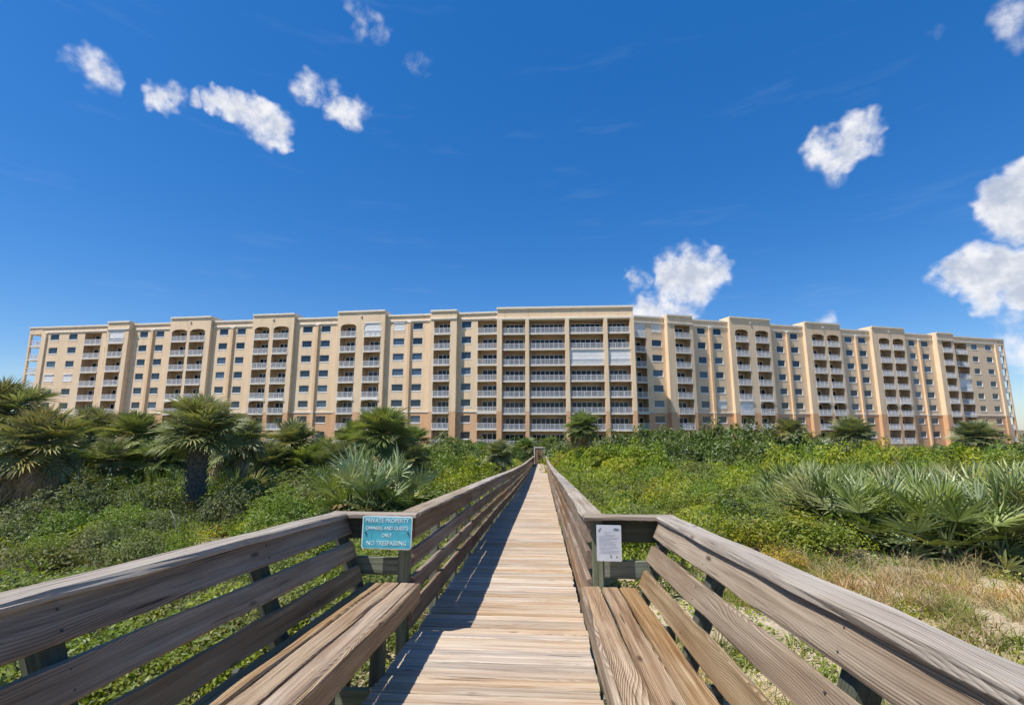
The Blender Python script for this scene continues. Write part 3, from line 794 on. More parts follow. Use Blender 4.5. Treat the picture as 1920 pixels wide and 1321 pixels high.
for i in range(17):
    z = .30 - i * .036
    ln.append((-.40 + (.2 if i < 3 else 0), .40 - irng.random() * .3 - (.1 if i < 3 else 0), z, z + .008))
ink('print_lines', M['inkp'], ln)

# ------------------------------------------------------------------ gate at the far end
gz = deck(66); gt = thing('gate', (CXB - .05, 66, gz), 'small brown boarded gate between pale posts at the far end of the boardwalk', 'gate')
gx0 = CXB - .05
for sx in (-.66, .66): board('post', (gx0 + sx, 66, gz - .5), (gx0 + sx, 66, gz + 2.25), (1, 0, 0), .16, .16, M['gatepost'], gt)
board('lintel', (gx0 - .57, 66, gz + 2.12), (gx0 + .57, 66, gz + 2.12), (0, 0, 1), .16, .12, M['gatepost'], gt)
for i in range(8):
    x = gx0 - .57 + .1425 * (i + .5); board('gate_board', (x, 66.02, gz + .03), (x, 66.02, gz + 2.02), (1, 0, 0), .136, .03, M['gate'], gt)

# ------------------------------------------------------------------ fronds
def frond_mesh(name, mats, nseg, spread, Rb, pet, droop, fold, width, seed, cost=.25, tipdroop=.0, split=.45):
    """fan leaf: stalk from the origin along +x, blade of nseg pleated segments"""
    rr = random.Random(seed); V = []; F = []; MI = []
    def q(*ids, m=0): F.append(ids); MI.append(m)
    # stalk, slightly arched, triangular section
    n0 = 4; ring = []
    def stalk(s): return Vector((s * pet, 0, .10 * pet * math.sin(s * math.pi * .5) - .06 * pet * s * s))
    for i in range(n0 + 1):
        p = stalk(i / n0); r_ = .018 * (1.5 - .8 * i / n0) * (Rb ** .5)
        ids = []
        for k in range(3):
            a = k * 2 * math.pi / 3 + .5; V.append((p.x, p.y + r_ * math.cos(a), p.z + r_ * math.sin(a))); ids.append(len(V) - 1)
        if ring:
            for k in range(3): q(ring[k], ring[(k + 1) % 3], ids[(k + 1) % 3], ids[k], m=1)
        ring = ids
    base = stalk(1.0)
    for i in range(nseg):
        f = i / (nseg - 1) * 2 - 1
        a = f * spread + rr.gauss(0, .03)
        c = base + Vector((cost * Rb * (1 - abs(f)), 0, -droop * .25 * (1 - abs(f)) ** 2 * Rb))     # start along the midrib
        L = Rb * (1 - .28 * abs(f) ** 2) * rr.uniform(.88, 1.06) * (1 - cost * .5 * (1 - abs(f)))
        dx, dy = math.cos(a), math.sin(a); px_, py_ = -dy, dx
        lift = fold * abs(math.sin(a))                                    # sides fold upwards
        dd = droop * rr.uniform(.7, 1.35) + tipdroop * (1 if rr.random() < .5 else .35)
        side = rr.gauss(0, .05)
        wm = width * L
        prev = None
        for s, wf in ((.02, .12), (split, 1.0), (.74, .62), (1.0, .03)):
            r_ = s * L
            z = lift * r_ - dd * L * s ** 2.4
            cx = c + Vector((dx * r_ + px_ * side * r_ * s, dy * r_ + py_ * side * r_ * s, z))
            h = wm * wf * .5
            ids = []
            for e, zz in ((-1, .35), (0, -.35), (1, .35)):
                V.append((cx.x + px_ * h * e, cx.y + py_ * h * e, cx.z + zz * h)); ids.append(len(V) - 1)
            if prev: q(prev[0], prev[1], ids[1], ids[0]); q(prev[1], prev[2], ids[2], ids[1])
            prev = ids
    me = bpy.data.meshes.new(name); me.from_pydata(V, [], F)
    for m in mats: me.materials.append(m)
    me.polygons.foreach_set('material_index', MI); me.update(); return me
FR = {}
for nm, mt in (('palm', M['palm']), ('palm2', M['palm2'])):
    FR[nm] = [frond_mesh('palm_frond', [mt, M['petiole']], 30, R(124), .88, .60, .10, .34, .080, 10 + k, .26, .14) for k in range(4)]
FR['dead'] = [frond_mesh('dead_frond', [M['deadfrond'], M['deadfrond']], 22, R(70), .85, .9, .75, .15, .085, 40 + k, .4, .5) for k in range(2)]
FR['saw'] = [frond_mesh('saw_frond', [M['silver'], M['petiole']], 14, R(88), .52, .56, .03, .32, .088, 60 + k, .05, .10, .34) for k in range(4)]
FR['sawg'] = [frond_mesh('saw_frond', [M['silverg'], M['petiole']], 14, R(90), .52, .55, .05, .32, .086, 80 + k, .05, .14, .34) for k in range(4)]
def add_frond(parent, mesh, loc, az, el, sc, roll=0.0, name='frond'):
    o = bpy.data.objects.new(name, mesh)
    m = Matrix.Rotation(az, 4, 'Z') @ Matrix.Rotation(-el, 4, 'Y') @ Matrix.Rotation(roll, 4, 'X') @ Matrix.Scale(sc, 4)
    m.translation = loc; o.matrix_basis = m; o.parent = parent; COL.objects.link(o); return o
def trunk_mesh(h, r0, r1, seed, boots=True):
    rr = random.Random(seed); V = []; F = []
    n, m = 10, max(4, int(h / .2)); bx_, by_ = rr.uniform(-.12, .12), rr.uniform(-.12, .12)
    cen = lambda f: (bx_ * math.sin(f * 2.2), by_ * math.sin(f * 2.2))
    for i in range(m + 1):
        f = i / m; r_ = r0 + (r1 - r0) * f + .02 * rr.random(); c = cen(f)
        for k in range(n): a = 2 * math.pi * k / n; V.append((c[0] + r_ * math.cos(a), c[1] + r_ * math.sin(a), -.3 + (h + .3) * f))
    for i in range(m):
        for k in range(n): F.append((i * n + k, i * n + (k + 1) % n, (i + 1) * n + (k + 1) % n, (i + 1) * n + k))
    if boots:
        nb = int(h / .03)
        for j in range(nb):
            f = (j + .5) / nb; z = f * h; a = j * 2.39996; c = cen(f); r_ = (r0 + (r1 - r0) * f) * .95
            for sgn in (-1, 1):                                 # split leaf bases, criss-crossed
                aa = a + sgn * .2; L = rr.uniform(.16, .26)
                p0 = Vector((c[0] + r_ * math.cos(a), c[1] + r_ * math.sin(a), z))
                p1 = Vector((c[0] + (r_ + .09) * math.cos(aa + sgn * .25), c[1] + (r_ + .09) * math.sin(aa + sgn * .25), z + L))
                tg = Vector((-math.sin(a), math.cos(a), 0)) * .028; nn = Vector((math.cos(a), math.sin(a), 0)) * .03
                b = len(V); V += [tuple(p0 - tg), tuple(p0 + tg), tuple(p0 + nn), tuple(p1 - tg * .5), tuple(p1 + tg * .5), tuple(p1 + nn * .6)]
                F += [(b, b + 2, b + 5, b + 3), (b + 2, b + 1, b + 4, b + 5), (b + 3, b + 5, b + 4)]
    me = bpy.data.meshes.new('trunk'); me.from_pydata(V, [], F); me.materials.append(M['trunk']); me.update(); return me
def palm(loc, h, crown, label, n=42, dead=6, kind='palm', seed=0, r0=.19, cat='palm tree', name='cabbage_palm', group='cabbage palms', elmin=-55):
    rr = random.Random(seed); n = int(n * 1.6)
    root = thing(name, loc, label, cat, group)
    t = bpy.data.objects.new('trunk', trunk_mesh(h, r0, r0 * .95, seed, crown * h > .8)); t.parent = root; COL.objects.link(t)
    for i in range(n):
        f = (i + .5) / n
        el = R(86 - (86 - elmin) * f ** .95 + rr.gauss(0, 9)); az = i * 2.39996 + rr.gauss(0, .15)
        sc = crown / 1.78 * rr.uniform(.85, 1.12) * (.72 + .28 * min(1, f * 2.5))
        add_frond(root, rr.choice(FR[kind]), (rr.gauss(0, .04), rr.gauss(0, .04), h - .12 * f + rr.gauss(0, .04)), az, el, sc, rr.gauss(0, .25))
    for i in range(dead):
        add_frond(root, rr.choice(FR['dead']), (0, 0, h - .25), rr.uniform(0, 6.28), R(rr.uniform(-80, -35)), crown / 1.8 * rr.uniform(.75, 1.05), rr.gauss(0, .4), 'dead_frond')
    return root
def pz(px, py, Y, extra=0):
    """ground point under a picture position at distance Y and the height of that position above it"""
    p = at(px, py, Y); gz_ = float(ground(p.x, p.y)); return (p.x, p.y, gz_), p.z - gz_
def place_palm(px, py, Y, crown, label, **kw):
    loc, h = pz(px, py, Y); return palm(loc, max(.15, h), crown, label, **kw)
place_palm(378, 808, 14.0, 1.55, 'cabbage palm with a thick criss-crossed trunk, nearest the sand patch on the left', n=54, dead=0, seed=1, r0=.25, elmin=-36)
place_palm(0, 775, 13.0, 1.6, 'tall cabbage palm cut by the left edge of the picture', n=44, dead=8, seed=2, r0=.2)
place_palm(78, 828, 12.2, 1.45, 'cabbage palm with a hanging skirt of grey dead fronds at the far left', n=40, dead=16, seed=3, r0=.2)
place_palm(165, 805, 20, 1.6, 'dark cabbage palm rising behind the far left palms', n=42, dead=5, seed=4)
place_palm(252, 815, 19, 1.5, 'cabbage palm between the thick-trunked palm and the far left palms', n=40, dead=4, seed=5, kind='palm2')
place_palm(446, 822, 17.0, 1.4, 'cabbage palm just right of and behind the thick-trunked palm', n=40, dead=4, seed=6)
place_palm(318, 835, 22, 1.5, 'cabbage palm half hidden behind the thick-trunked palm on its left', n=36, dead=2, seed=16)
place_palm(548, 830, 20.5, 1.6, 'cabbage palm left of the silvery palmetto clump, before the orange wall', n=44, dead=3, seed=7)
place_palm(602, 850, 24, 1.4, 'small cabbage palm behind the silvery clump on its left', n=34, dead=2, seed=17)
place_palm(716, 812, 20, 1.75, 'tall bushy cabbage palm right above the silvery palmetto clump', n=50, dead=3, seed=8, kind='palm2')
place_palm(662, 826, 22, 1.4, 'cabbage palm on the left shoulder of the tall bushy palm', n=36, dead=2, seed=9, kind='palm2')
place_palm(772, 828, 22, 1.25, 'cabbage palm on the right shoulder of the tall bushy palm', n=34, dead=2, seed=18, kind='palm2')
place_palm(935, 850, 33, 1.5, 'low cabbage palm beside the left railing near the gate', n=36, dead=5, seed=10)
place_palm(1092, 798, 35, 1.65, 'lone cabbage palm with a slim trunk standing right of the gate', n=52, dead=8, seed=11, r0=.22, kind='palm2')
place_palm(1596, 812, 33, 1.75, 'cabbage palm before the right wing, behind the palmetto thicket', n=46, dead=4, seed=12)
place_palm(1832, 820, 31, 1.7, 'wide dark cabbage palm before the far right end of the building', n=44, dead=4, seed=13)
place_palm(1480, 806, 48, 1.9, 'dark cabbage palm at the end of the hedge on the right', n=40, dead=1, seed=14)
place_palm(985, 835, 70, 2.0, 'palm behind the gate on its left', n=34, dead=2, seed=15, kind='palm2')
place_palm(1032, 832, 71, 2.0, 'palm behind the gate on its right', n=34, dead=2, seed=19, kind='palm2')

for i, (px, py, Y, cr) in enumerate(((205, 862, 17, 1.35), (290, 862, 18, 1.3), (330, 868, 19, 1.3), (430, 868, 19, 1.3), (500, 866, 19, 1.35), (575, 868, 20, 1.35), (630, 862, 20, 1.3), (120, 868, 16, 1.3), (768, 862, 20, 1.2))):
    place_palm(px, py, Y, cr, 'low trunkless young palm in the thicket left of the boardwalk, %s from the left' % ['second', 'third', 'fourth', 'fifth', 'sixth', 'seventh', 'eighth', 'first', 'ninth'][i], n=26, dead=3, seed=410 + i, kind=('palm', 'palm2')[i % 2], name='young_palm', group='young palms in the thicket')
# saw palmettos --------------------------------------------------------------
def palmetto(x, y, size, label, n=11, kinds=('saw', 'sawg', 'sawg'), seed=0, dead=1, group='saw palmettos', lift=.15):
    rr = random.Random(seed)
    root = thing('saw_palmetto', (x, y, float(ground(x, y))), label, 'palmetto', group)
    t = bpy.data.objects.new('stem', cached(('stem', 0), lambda: trunk_mesh(.35, .09, .07, 5, False))); t.parent = root; COL.objects.link(t)
    for i in range(n):
        f = (i + .5) / n
        el = R(88 - 96 * f ** 1.15 + rr.gauss(0, 10)); az = i * 2.39996 + rr.gauss(0, .3)
        add_frond(root, rr.choice(FR[rr.choice(kinds)]), (rr.gauss(0, .08), rr.gauss(0, .08), lift + rr.random() * .2), az, el, size * rr.uniform(.75, 1.18), rr.gauss(0, .6))
    for i in range(dead): add_frond(root, rr.choice(FR['dead']), (0, 0, lift), rr.uniform(0, 6.28), R(rr.uniform(-25, 10)), size * .6, 0, 'dead_frond')
    return root
prng = random.Random(77)
spots = []
tries = 0
while len(spots) < 175 and tries < 40000:
    tries += 1
    Y = prng.uniform(9.9, 21.0)
    x0 = max(6.1 + max(0, 10.9 - Y) * 1.2, .455 * Y); x1 = 11.0 + 1.02 * (Y - 9.3)
    x = prng.uniform(x0, x1)
    if all((x - a) ** 2 + (Y - b) ** 2 > .55 ** 2 for a, b in spots): spots.append((x, Y))
spots.sort(key=lambda s: s[1])
front = sorted([q for q in spots if q[1] < 11.6], key=lambda q: q[0] / q[1])
ORDS = 'first second third fourth fifth sixth seventh eighth ninth tenth eleventh twelfth thirteenth fourteenth fifteenth sixteenth seventeenth eighteenth nineteenth twentieth twenty-first twenty-second twenty-third twenty-fourth twenty-fifth twenty-sixth twenty-seventh twenty-eighth twenty-ninth thirtieth thirty-first thirty-second thirty-third thirty-fourth thirty-fifth'.split()
for i, (x, Y) in enumerate(spots):
    row = 'front row' if Y < 11.6 else ('middle' if Y < 15 else 'back')
    palmetto(x, Y, prng.uniform(1.12, 1.42), (f'silvery green saw palmetto, {ORDS[front.index((x, Y))]} from the left in the front row of the thicket' if (x, Y) in front else f'silvery green saw palmetto in the {row} of the dense thicket on the right'), n=20, seed=200 + i, dead=2 if Y < 11 else 1, group='saw palmettos in the right thicket')
# silvery clump beside the left railing
for i, (px, py, Y) in enumerate(((655, 920, 13.6), (700, 925, 13.2), (742, 915, 14.0), (680, 900, 15.0), (725, 890, 15.4))):
    p = at(px, py, Y); palmetto(p.x, p.y, 1.5, 'saw palmetto in the silvery clump beside the left railing, %s from the left' % ('first', 'third', 'fifth', 'second', 'fourth')[i], n=22, seed=300 + i, dead=7, kinds=('saw', 'saw', 'sawg'), group='saw palmettos by the left railing', lift=.35)
lowp = [(215, 880, 15.5), (290, 890, 16.5), (330, 905, 15.5), (440, 890, 16), (480, 870, 17.5), (510, 885, 18), (585, 885, 18), (150, 890, 15), (240, 860, 18), (610, 870, 19), (800, 860, 24), (840, 850, 28), (660, 860, 20), (780, 880, 20), (960, 850, 45), (905, 850, 40)]
for i, (px, py, Y) in enumerate(lowp):
    p = at(px, py, Y); palmetto(p.x, p.y, prng.uniform(.95, 1.25), 'low green palmetto in the scrub left of the boardwalk, %s from the left' % ['first', 'second', 'third', 'fourth', 'fifth', 'sixth', 'seventh', 'eighth', 'ninth', 'tenth', 'eleventh', 'twelfth', 'thirteenth', 'fourteenth', 'fifteenth', 'sixteenth'][sorted(q[0] for q in lowp).index(px)], n=13, seed=340 + i, kinds=('sawg',), dead=1, group='palmettos beneath the left palms', lift=.3)

# ------------------------------------------------------------------ shrubs
def leaf_verts(rr, V, F, p, nrm, size):
    nrm = Vector(nrm).normalized(); t = nrm.orthogonal().normalized(); t = (Matrix.Rotation(rr.uniform(0, 6.28), 3, nrm) @ t)
    b = nrm.cross(t); n = len(V); s = size * rr.uniform(.7, 1.25)
    up_ = nrm * s * .12
    V += [tuple(p - t * s * .5), tuple(p + b * s * .30 + up_), tuple(p + t * s * .55), tuple(p - b * s * .30 + up_)]
    F += [(n, n + 1, n + 2), (n, n + 2, n + 3)]
def crown_mesh(name, mat, n, leaf, seed, flat=.75, lump=.28):
    rr = random.Random(seed); V = []; F = []
    for i in range(n):
        d = Vector((rr.gauss(0, 1), rr.gauss(0, 1), rr.gauss(0, 1) + .35)).normalized()
        if d.z < -.25: d.z = -d.z * .5; d.normalize()
        nz = mnoise.noise(d * 2.3 + Vector((seed * 3.1, 0, 0))) + .5 * mnoise.noise(d * 5.1 + Vector((0, seed * 1.7, 0)))
        r_ = (1 + lump * nz * 1.4) * (1 - .45 * rr.random() ** 2.2)
        p = Vector((d.x * r_, d.y * r_, max(-.1, d.z * r_ * flat)))
        nn = d + Vector((rr.gauss(0, .55), rr.gauss(0, .55), rr.gauss(0, .55) + .5))
        leaf_verts(rr, V, F, p, nn, leaf)
    me = bpy.data.meshes.new(name); me.from_pydata(V, [], F); me.materials.append(mat); me.update(); return me
def stems_mesh(seed):
    rr = random.Random(seed); V = []; F = []
    for i in range(9):
        a = rr.uniform(0, 6.28); d = Vector((math.cos(a) * rr.uniform(.3, .8), math.sin(a) * rr.uniform(.3, .8), rr.uniform(.4, .7)))
        prev = None
        for s in (0, .5, 1):
            p = d * s + Vector((0, 0, -.15)); r_ = .03 * (1.1 - s); ids = []
            for k in range(3): V.append((p.x + r_ * math.cos(k * 2.1), p.y + r_ * math.sin(k * 2.1), p.z)); ids.append(len(V) - 1)
            if prev:
                for k in range(3): F.append((prev[k], prev[(k + 1) % 3], ids[(k + 1) % 3], ids[k]))
            prev = ids
    me = bpy.data.meshes.new('stems'); me.from_pydata(V, [], F); me.materials.append(M['twig']); me.update(); return me
STEM = stems_mesh(4)
CR = {}
for nm, n, leaf in (('hedge', 5200, .085), ('lime', 2600, .13), ('bush', 5200, .065), ('dull', 3800, .075), ('covery', 3000, .10), ('coverd', 4200, .085)):
    CR[nm] = [crown_mesh('foliage', M[nm], n, leaf, 500 + 7 * k + len(nm), .8, .34) for k in range(3)]
def shrub(x, y, rx, h, kind, label, group, seed=0, cat='shrub', name='shrub', sink=0.0):
    rr = random.Random(seed)
    root = thing(name, (x, y, float(ground(x, y)) - sink), label, cat, group)
    st_ = bpy.data.objects.new('stems', STEM); st_.parent = root; st_.scale = (rx * .9, rx * .9, h * .9); COL.objects.link(st_)
    f = bpy.data.objects.new('foliage', rr.choice(CR[kind])); f.parent = root; COL.objects.link(f)
    f.scale = (rx * rr.uniform(.9, 1.1), rx * rr.uniform(.9, 1.1), h / .85); f.rotation_euler = (0, 0, rr.uniform(0, 6.28)); f.location = (0, 0, .05)
    return root
ORD = ['first', 'second', 'third', 'fourth', 'fifth', 'sixth', 'seventh', 'eighth', 'ninth', 'tenth', 'eleventh', 'twelfth', 'thirteenth', 'fourteenth', 'fifteenth', 'sixteenth', 'seventeenth', 'eighteenth', 'nineteenth', 'twentieth', 'twenty-first', 'twenty-second', 'twenty-third', 'twenty-fourth']
LABEL_ROWS = {}
def pshrub(px, py_top, Y, rx, kind, label, group, seed, hmin=.5):
    p = at(px, py_top, Y); h = max(hmin, p.z - float(ground(p.x, p.y))); o = shrub(p.x, p.y, rx, h, kind, label, group, seed)
    if group: LABEL_ROWS.setdefault(group, []).append((px, o))
    return o
pshrub(530, 922, 11.2, .95, 'bush', 'round bright green shrub beside the sand patch on the left', None, 1)
for i, (px, py, Y, rx, kd) in enumerate(((160, 905, 11.5, .8, 'dull'), (70, 930, 10.5, .9, 'dull'), (425, 915, 13.0, .9, 'dull'), (455, 905, 14, 1.0, 'dull'), (300, 905, 12.5, .7, 'coverd'), (225, 915, 12, .8, 'coverd'), (590, 905, 14, 1.1, 'coverd'),
        (120, 880, 14.5, 1.1, 'dull'), (560, 890, 16, 1.2, 'coverd'), (210, 895, 14.5, 1.0, 'hedge'), (480, 895, 16, 1.1, 'hedge'), (350, 885, 17, 1.2, 'dull'), (20, 900, 13.5, 1.2, 'hedge'))):
    pshrub(px, py, Y, rx, kd, 'low dull green shrub in the scrub under the left palms', 'shrubs under the left palms', 20 + i)
for i, (px, py, Y, rx, kd) in enumerate(((830, 826, 34, 2.6, 'hedge'), (870, 828, 40, 2.8, 'hedge'), (900, 832, 48, 2.6, 'bush'), (845, 850, 26, 1.8, 'bush'), (800, 868, 21, 1.5, 'bush'), (880, 862, 28, 1.6, 'covery'), (815, 902, 15, 1.0, 'bush'), (860, 885, 20, 1.1, 'covery'), (790, 845, 28, 2.2, 'hedge'), (960, 838, 55, 2.4, 'hedge'), (740, 850, 26, 2.0, 'hedge'),
        (640, 850, 27, 2.4, 'hedge'), (500, 850, 27, 2.6, 'hedge'), (420, 850, 28, 2.8, 'hedge'), (330, 852, 27, 2.6, 'hedge'), (250, 852, 26, 2.6, 'hedge'), (130, 845, 24, 2.6, 'hedge'), (40, 845, 22, 2.6, 'hedge'), (200, 850, 24, 2.2, 'hedge'), (900, 826, 60, 3.2, 'hedge'), (855, 820, 62, 3.4, 'hedge'), (960, 826, 72, 3.0, 'hedge'))):
    pshrub(px, py, Y, rx, kd, 'dense green shrub in the thicket left of the boardwalk', 'shrubs left of the boardwalk', 50 + i)
for i, (px, py, Y, rx, kd) in enumerate(((1010, 822, 74, 2.6, 'hedge'), (1050, 822, 66, 2.6, 'hedge'), (1150, 816, 60, 3.4, 'hedge'), (1195, 808, 62, 3.8, 'hedge'), (1240, 802, 60, 3.8, 'hedge'), (1285, 806, 58, 3.8, 'hedge'), (1330, 800, 56, 3.6, 'hedge'), (1375, 796, 55, 3.6, 'hedge'), (1420, 800, 53, 3.4, 'hedge'), (1455, 806, 50, 3.0, 'hedge'), (1500, 806, 48, 2.8, 'hedge'), (1540, 826, 46, 2.6, 'hedge'),
        (1215, 826, 50, 3.0, 'hedge'), (1290, 824, 48, 3.0, 'hedge'), (1360, 822, 46, 3.0, 'hedge'), (1430, 824, 43, 2.6, 'hedge'))):
    pshrub(px, py, Y, rx, kd, 'dark green shrub in the hedge before the right wing', 'hedge shrubs before the right wing', 90 + i)
for i, (px, py, Y, rx, kd) in enumerate(((1115, 836, 34, 1.5, 'lime'), (1150, 842, 33, 1.4, 'lime'), (1185, 834, 35, 1.7, 'lime'), (1225, 840, 34, 1.6, 'lime'), (1060, 840, 42, 1.8, 'covery'), (1075, 850, 36, 1.3, 'lime'))):
    pshrub(px, py, Y, rx, kd, 'yellow-green shrub in the row before the dark hedge', 'yellow-green shrubs', 120 + i)
for i, (px, py, Y, rx, kd) in enumerate(((1460, 842, 30, 1.8, 'covery'), (1520, 834, 30, 1.9, 'bush'), (1570, 836, 28, 1.7, 'covery'), (1650, 834, 29, 1.9, 'covery'), (1700, 836, 28, 1.8, 'bush'), (1750, 836, 27, 1.8, 'covery'), (1790, 832, 28, 1.9, 'hedge'), (1880, 830, 27, 1.9, 'hedge'), (1915, 828, 27, 1.8, 'hedge'), (1620, 842, 26, 1.6, 'bush'), (1840, 838, 26, 1.7, 'covery'), (1890, 842, 24, 1.6, 'bush'), (1740, 845, 24, 1.5, 'bush'), (1935, 838, 25, 1.8, 'hedge'))):
    pshrub(px, py, Y, rx, kd, 'green shrub between the palmetto thicket and the right wing', 'shrubs behind the palmetto thicket', 140 + i)
for i, (px, py, Y, rx, kd) in enumerate(((235, 948, 10.2, .62, 'bush'), (130, 958, 9.8, .7, 'bush'), (40, 975, 9.3, .7, 'coverd'), (300, 962, 10.2, .5, 'dull'), (185, 985, 8.9, .5, 'dull'), (85, 1010, 8.2, .5, 'bush'), (270, 1005, 8.4, .45, 'coverd'), (340, 1000, 8.6, .45, 'bush'), (20, 1040, 7.6, .5, 'dull'))):
    pshrub(px, py, Y, rx, kd, 'small rounded shrub in the ground cover left of the bench', 'rounded shrubs left of the bench', 170 + i, .42)
for i, (px, py, Y, rx, kd) in enumerate(((1085, 892, 19, .9, 'bush'), (1130, 880, 22, 1.1, 'covery'), (1180, 905, 16, .8, 'coverd'), (1215, 872, 24, 1.3, 'bush'), (1250, 925, 13.5, .7, 'bush'), (1265, 890, 19, 1.0, 'covery'), (1300, 868, 26, 1.4, 'coverd'), (1330, 905, 16, .9, 'bush'), (1360, 935, 12.5, .7, 'dull'), (1375, 880, 21, 1.1, 'covery'), (1400, 915, 15, .8, 'coverd'), (1160, 862, 28, 1.3, 'covery'), (1400, 862, 28, 1.5, 'bush'), (1110, 920, 14, .6, 'dull'), (1200, 948, 11.2, .55, 'coverd'))):
    pshrub(px, py, Y, rx, kd, 'rounded low shrub on the green slope right of the boardwalk', 'rounded shrubs on the right slope', 185 + i, .5)
for rows in LABEL_ROWS.values():                               # counted from the left in the photograph
    for k_, (px, o) in enumerate(sorted(rows, key=lambda r_: r_[0])): o['label'] = o['label'] + ', ' + ORD[k_] + ' from the left'
# a small dead branch sticking out of the scrub
p = at(333, 955, 10.2); tw = MB()
db = thing('dead_branch', (p.x, p.y, float(ground(p.x, p.y))), 'bleached dead branch sticking up from the green scrub on the left', 'branch')
def twig(pts, r_):
    V = []; F = []; prev = None
    for i, q_ in enumerate(pts):
        ids = []
        for k in range(4): V.append((q_[0] + r_ * math.cos(k * 1.571) * (1 - .2 * i), q_[1] + r_ * math.sin(k * 1.571) * (1 - .2 * i), q_[2])); ids.append(len(V) - 1)
        if prev:
            for k in range(4): F.append((prev[k], prev[(k + 1) % 4], ids[(k + 1) % 4], ids[k]))
        prev = ids
    me = bpy.data.meshes.new('twig'); me.from_pydata(V, [], F); me.materials.append(M['gatepost']); me.update()
    o = bpy.data.objects.new('twig', me); o.parent = db; COL.objects.link(o)
twig([(0, 0, -.1), (.02, 0, .3), (-.06, 0, .55), (-.16, 0, .72)], .022); twig([(.02, 0, .3), (.05, .02, .45), (.03, .02, .62)], .014)

# ------------------------------------------------------------------ ground cover (nobody could count it)
def clump(name, mat, n, leaf, r_, h, seed):
    rr = random.Random(seed); V = []; F = []
    for i in range(n):
        a = rr.uniform(0, 6.28); q_ = math.sqrt(rr.random()) * r_
        z = h * (1 - (q_ / r_) ** 2 * .7) * (1 - .6 * rr.random() ** 2)
        leaf_verts(rr, V, F, Vector((q_ * math.cos(a), q_ * math.sin(a), z)), (rr.gauss(0, .6), rr.gauss(0, .6), 1), leaf)
    me = bpy.data.meshes.new(name); me.from_pydata(V, [], F); me.materials.append(mat); me.update()
    return bpy.data.objects.new(name, me)
def tuft(name, mat, n, h, r_, seed, wdt=.006, lean=.45):
    rr = random.Random(seed); V = []; F = []
    for i in range(n):
        a = rr.uniform(0, 6.28); q_ = math.sqrt(rr.random()) * r_; b = Vector((q_ * math.cos(a), q_ * math.sin(a), -.02))
        hh = h * rr.uniform(.45, 1.1); ln_ = Vector((rr.gauss(0, lean), rr.gauss(0, lean), 1)).normalized()
        side = Vector((rr.gauss(0, 1), rr.gauss(0, 1), 0)).normalized() * wdt
        bend = Vector((ln_.x, ln_.y, 0)) * hh * .5
        p1 = b + ln_ * hh * .55; p2 = b + ln_ * hh + bend - Vector((0, 0, bend.length * .3))
        k = len(V); V += [tuple(b - side), tuple(b + side), tuple(p1 + side * .8), tuple(p1 - side * .8), tuple(p2)]
        F += [(k, k + 1, k + 2, k + 3), (k + 3, k + 2, k + 4)]
    me = bpy.data.meshes.new(name); me.from_pydata(V, [], F); me.materials.append(mat); me.update()
    return bpy.data.objects.new(name, me)
def scatter(name, sources, pts, scl, label, cat):
    c = bpy.data.collections.new(name + '_kinds')
    srcs = sources
    for s in srcs: c.objects.link(s)
    n = len(pts)
    me = bpy.data.meshes.new(name); me.from_pydata([tuple(p) for p in pts], [], [])
    rr = np.random.RandomState(len(name) * 13 + n)
    a = me.attributes.new('rot', 'FLOAT_VECTOR', 'POINT')
    rot = np.zeros((n, 3)); rot[:, 2] = rr.rand(n) * 6.28; rot[:, :2] = rr.randn(n, 2) * .12; a.data.foreach_set('vector', rot.ravel())
    a = me.attributes.new('scl', 'FLOAT', 'POINT'); a.data.foreach_set('value', np.asarray(scl, float))
    o = bpy.data.objects.new(name, me); COL.objects.link(o); o['kind'] = 'stuff'; o['label'] = label; o['category'] = cat
    ng = bpy.data.node_groups.new(name, 'GeometryNodeTree')
    ng.interface.new_socket('Geometry', in_out='INPUT', socket_type='NodeSocketGeometry'); ng.interface.new_socket('Geometry', in_out='OUTPUT', socket_type='NodeSocketGeometry')
    gi_ = ng.nodes.new('NodeGroupInput'); go_ = ng.nodes.new('NodeGroupOutput')
    ci = ng.nodes.new('GeometryNodeCollectionInfo'); ci.inputs['Collection'].default_value = c; ci.inputs['Separate Children'].default_value = True; ci.inputs['Reset Children'].default_value = True
    ip = ng.nodes.new('GeometryNodeInstanceOnPoints'); ip.inputs['Pick Instance'].default_value = True
    rv = ng.nodes.new('FunctionNodeRandomValue'); rv.data_type = 'INT'; rv.inputs[4].default_value = 0; rv.inputs[5].default_value = len(srcs) - 1
    ar = ng.nodes.new('GeometryNodeInputNamedAttribute'); ar.data_type = 'FLOAT_VECTOR'; ar.inputs[0].default_value = 'rot'
    as_ = ng.nodes.new('GeometryNodeInputNamedAttribute'); as_.data_type = 'FLOAT'; as_.inputs[0].default_value = 'scl'
    L = ng.links.new
    L(gi_.outputs[0], ip.inputs['Points']); L(ci.outputs[0], ip.inputs['Instance']); L(rv.outputs[2], ip.inputs['Instance Index'])
    L(ar.outputs[0], ip.inputs['Rotation']); L(as_.outputs[0], ip.inputs['Scale']); L(ip.outputs[0], go_.inputs[0])
    md = o.modifiers.new('scatter', 'NODES'); md.node_group = ng
    return o
NR = np.random.RandomState(4)
def pts_in(x0, x1, y0, y1, dens, keep):
    n = int((x1 - x0) * (y1 - y0) * dens); x = NR.uniform(x0, x1, n); y = NR.uniform(y0, y1, n)
    m = keep(x, y); x, y = x[m], y[m]; return np.stack([x, y, ground(x, y) - .02], 1)
def corridor(x, y):
    k = np.clip((y - 6) / 18, 0, 1) * .55 + np.clip((y - 38) / 10, 0, 1) * .5
    return np.where(y > 4.3, (x < -1.42 - k) | (x > .66 + k), (x < -2.05) | (x > 1.32))
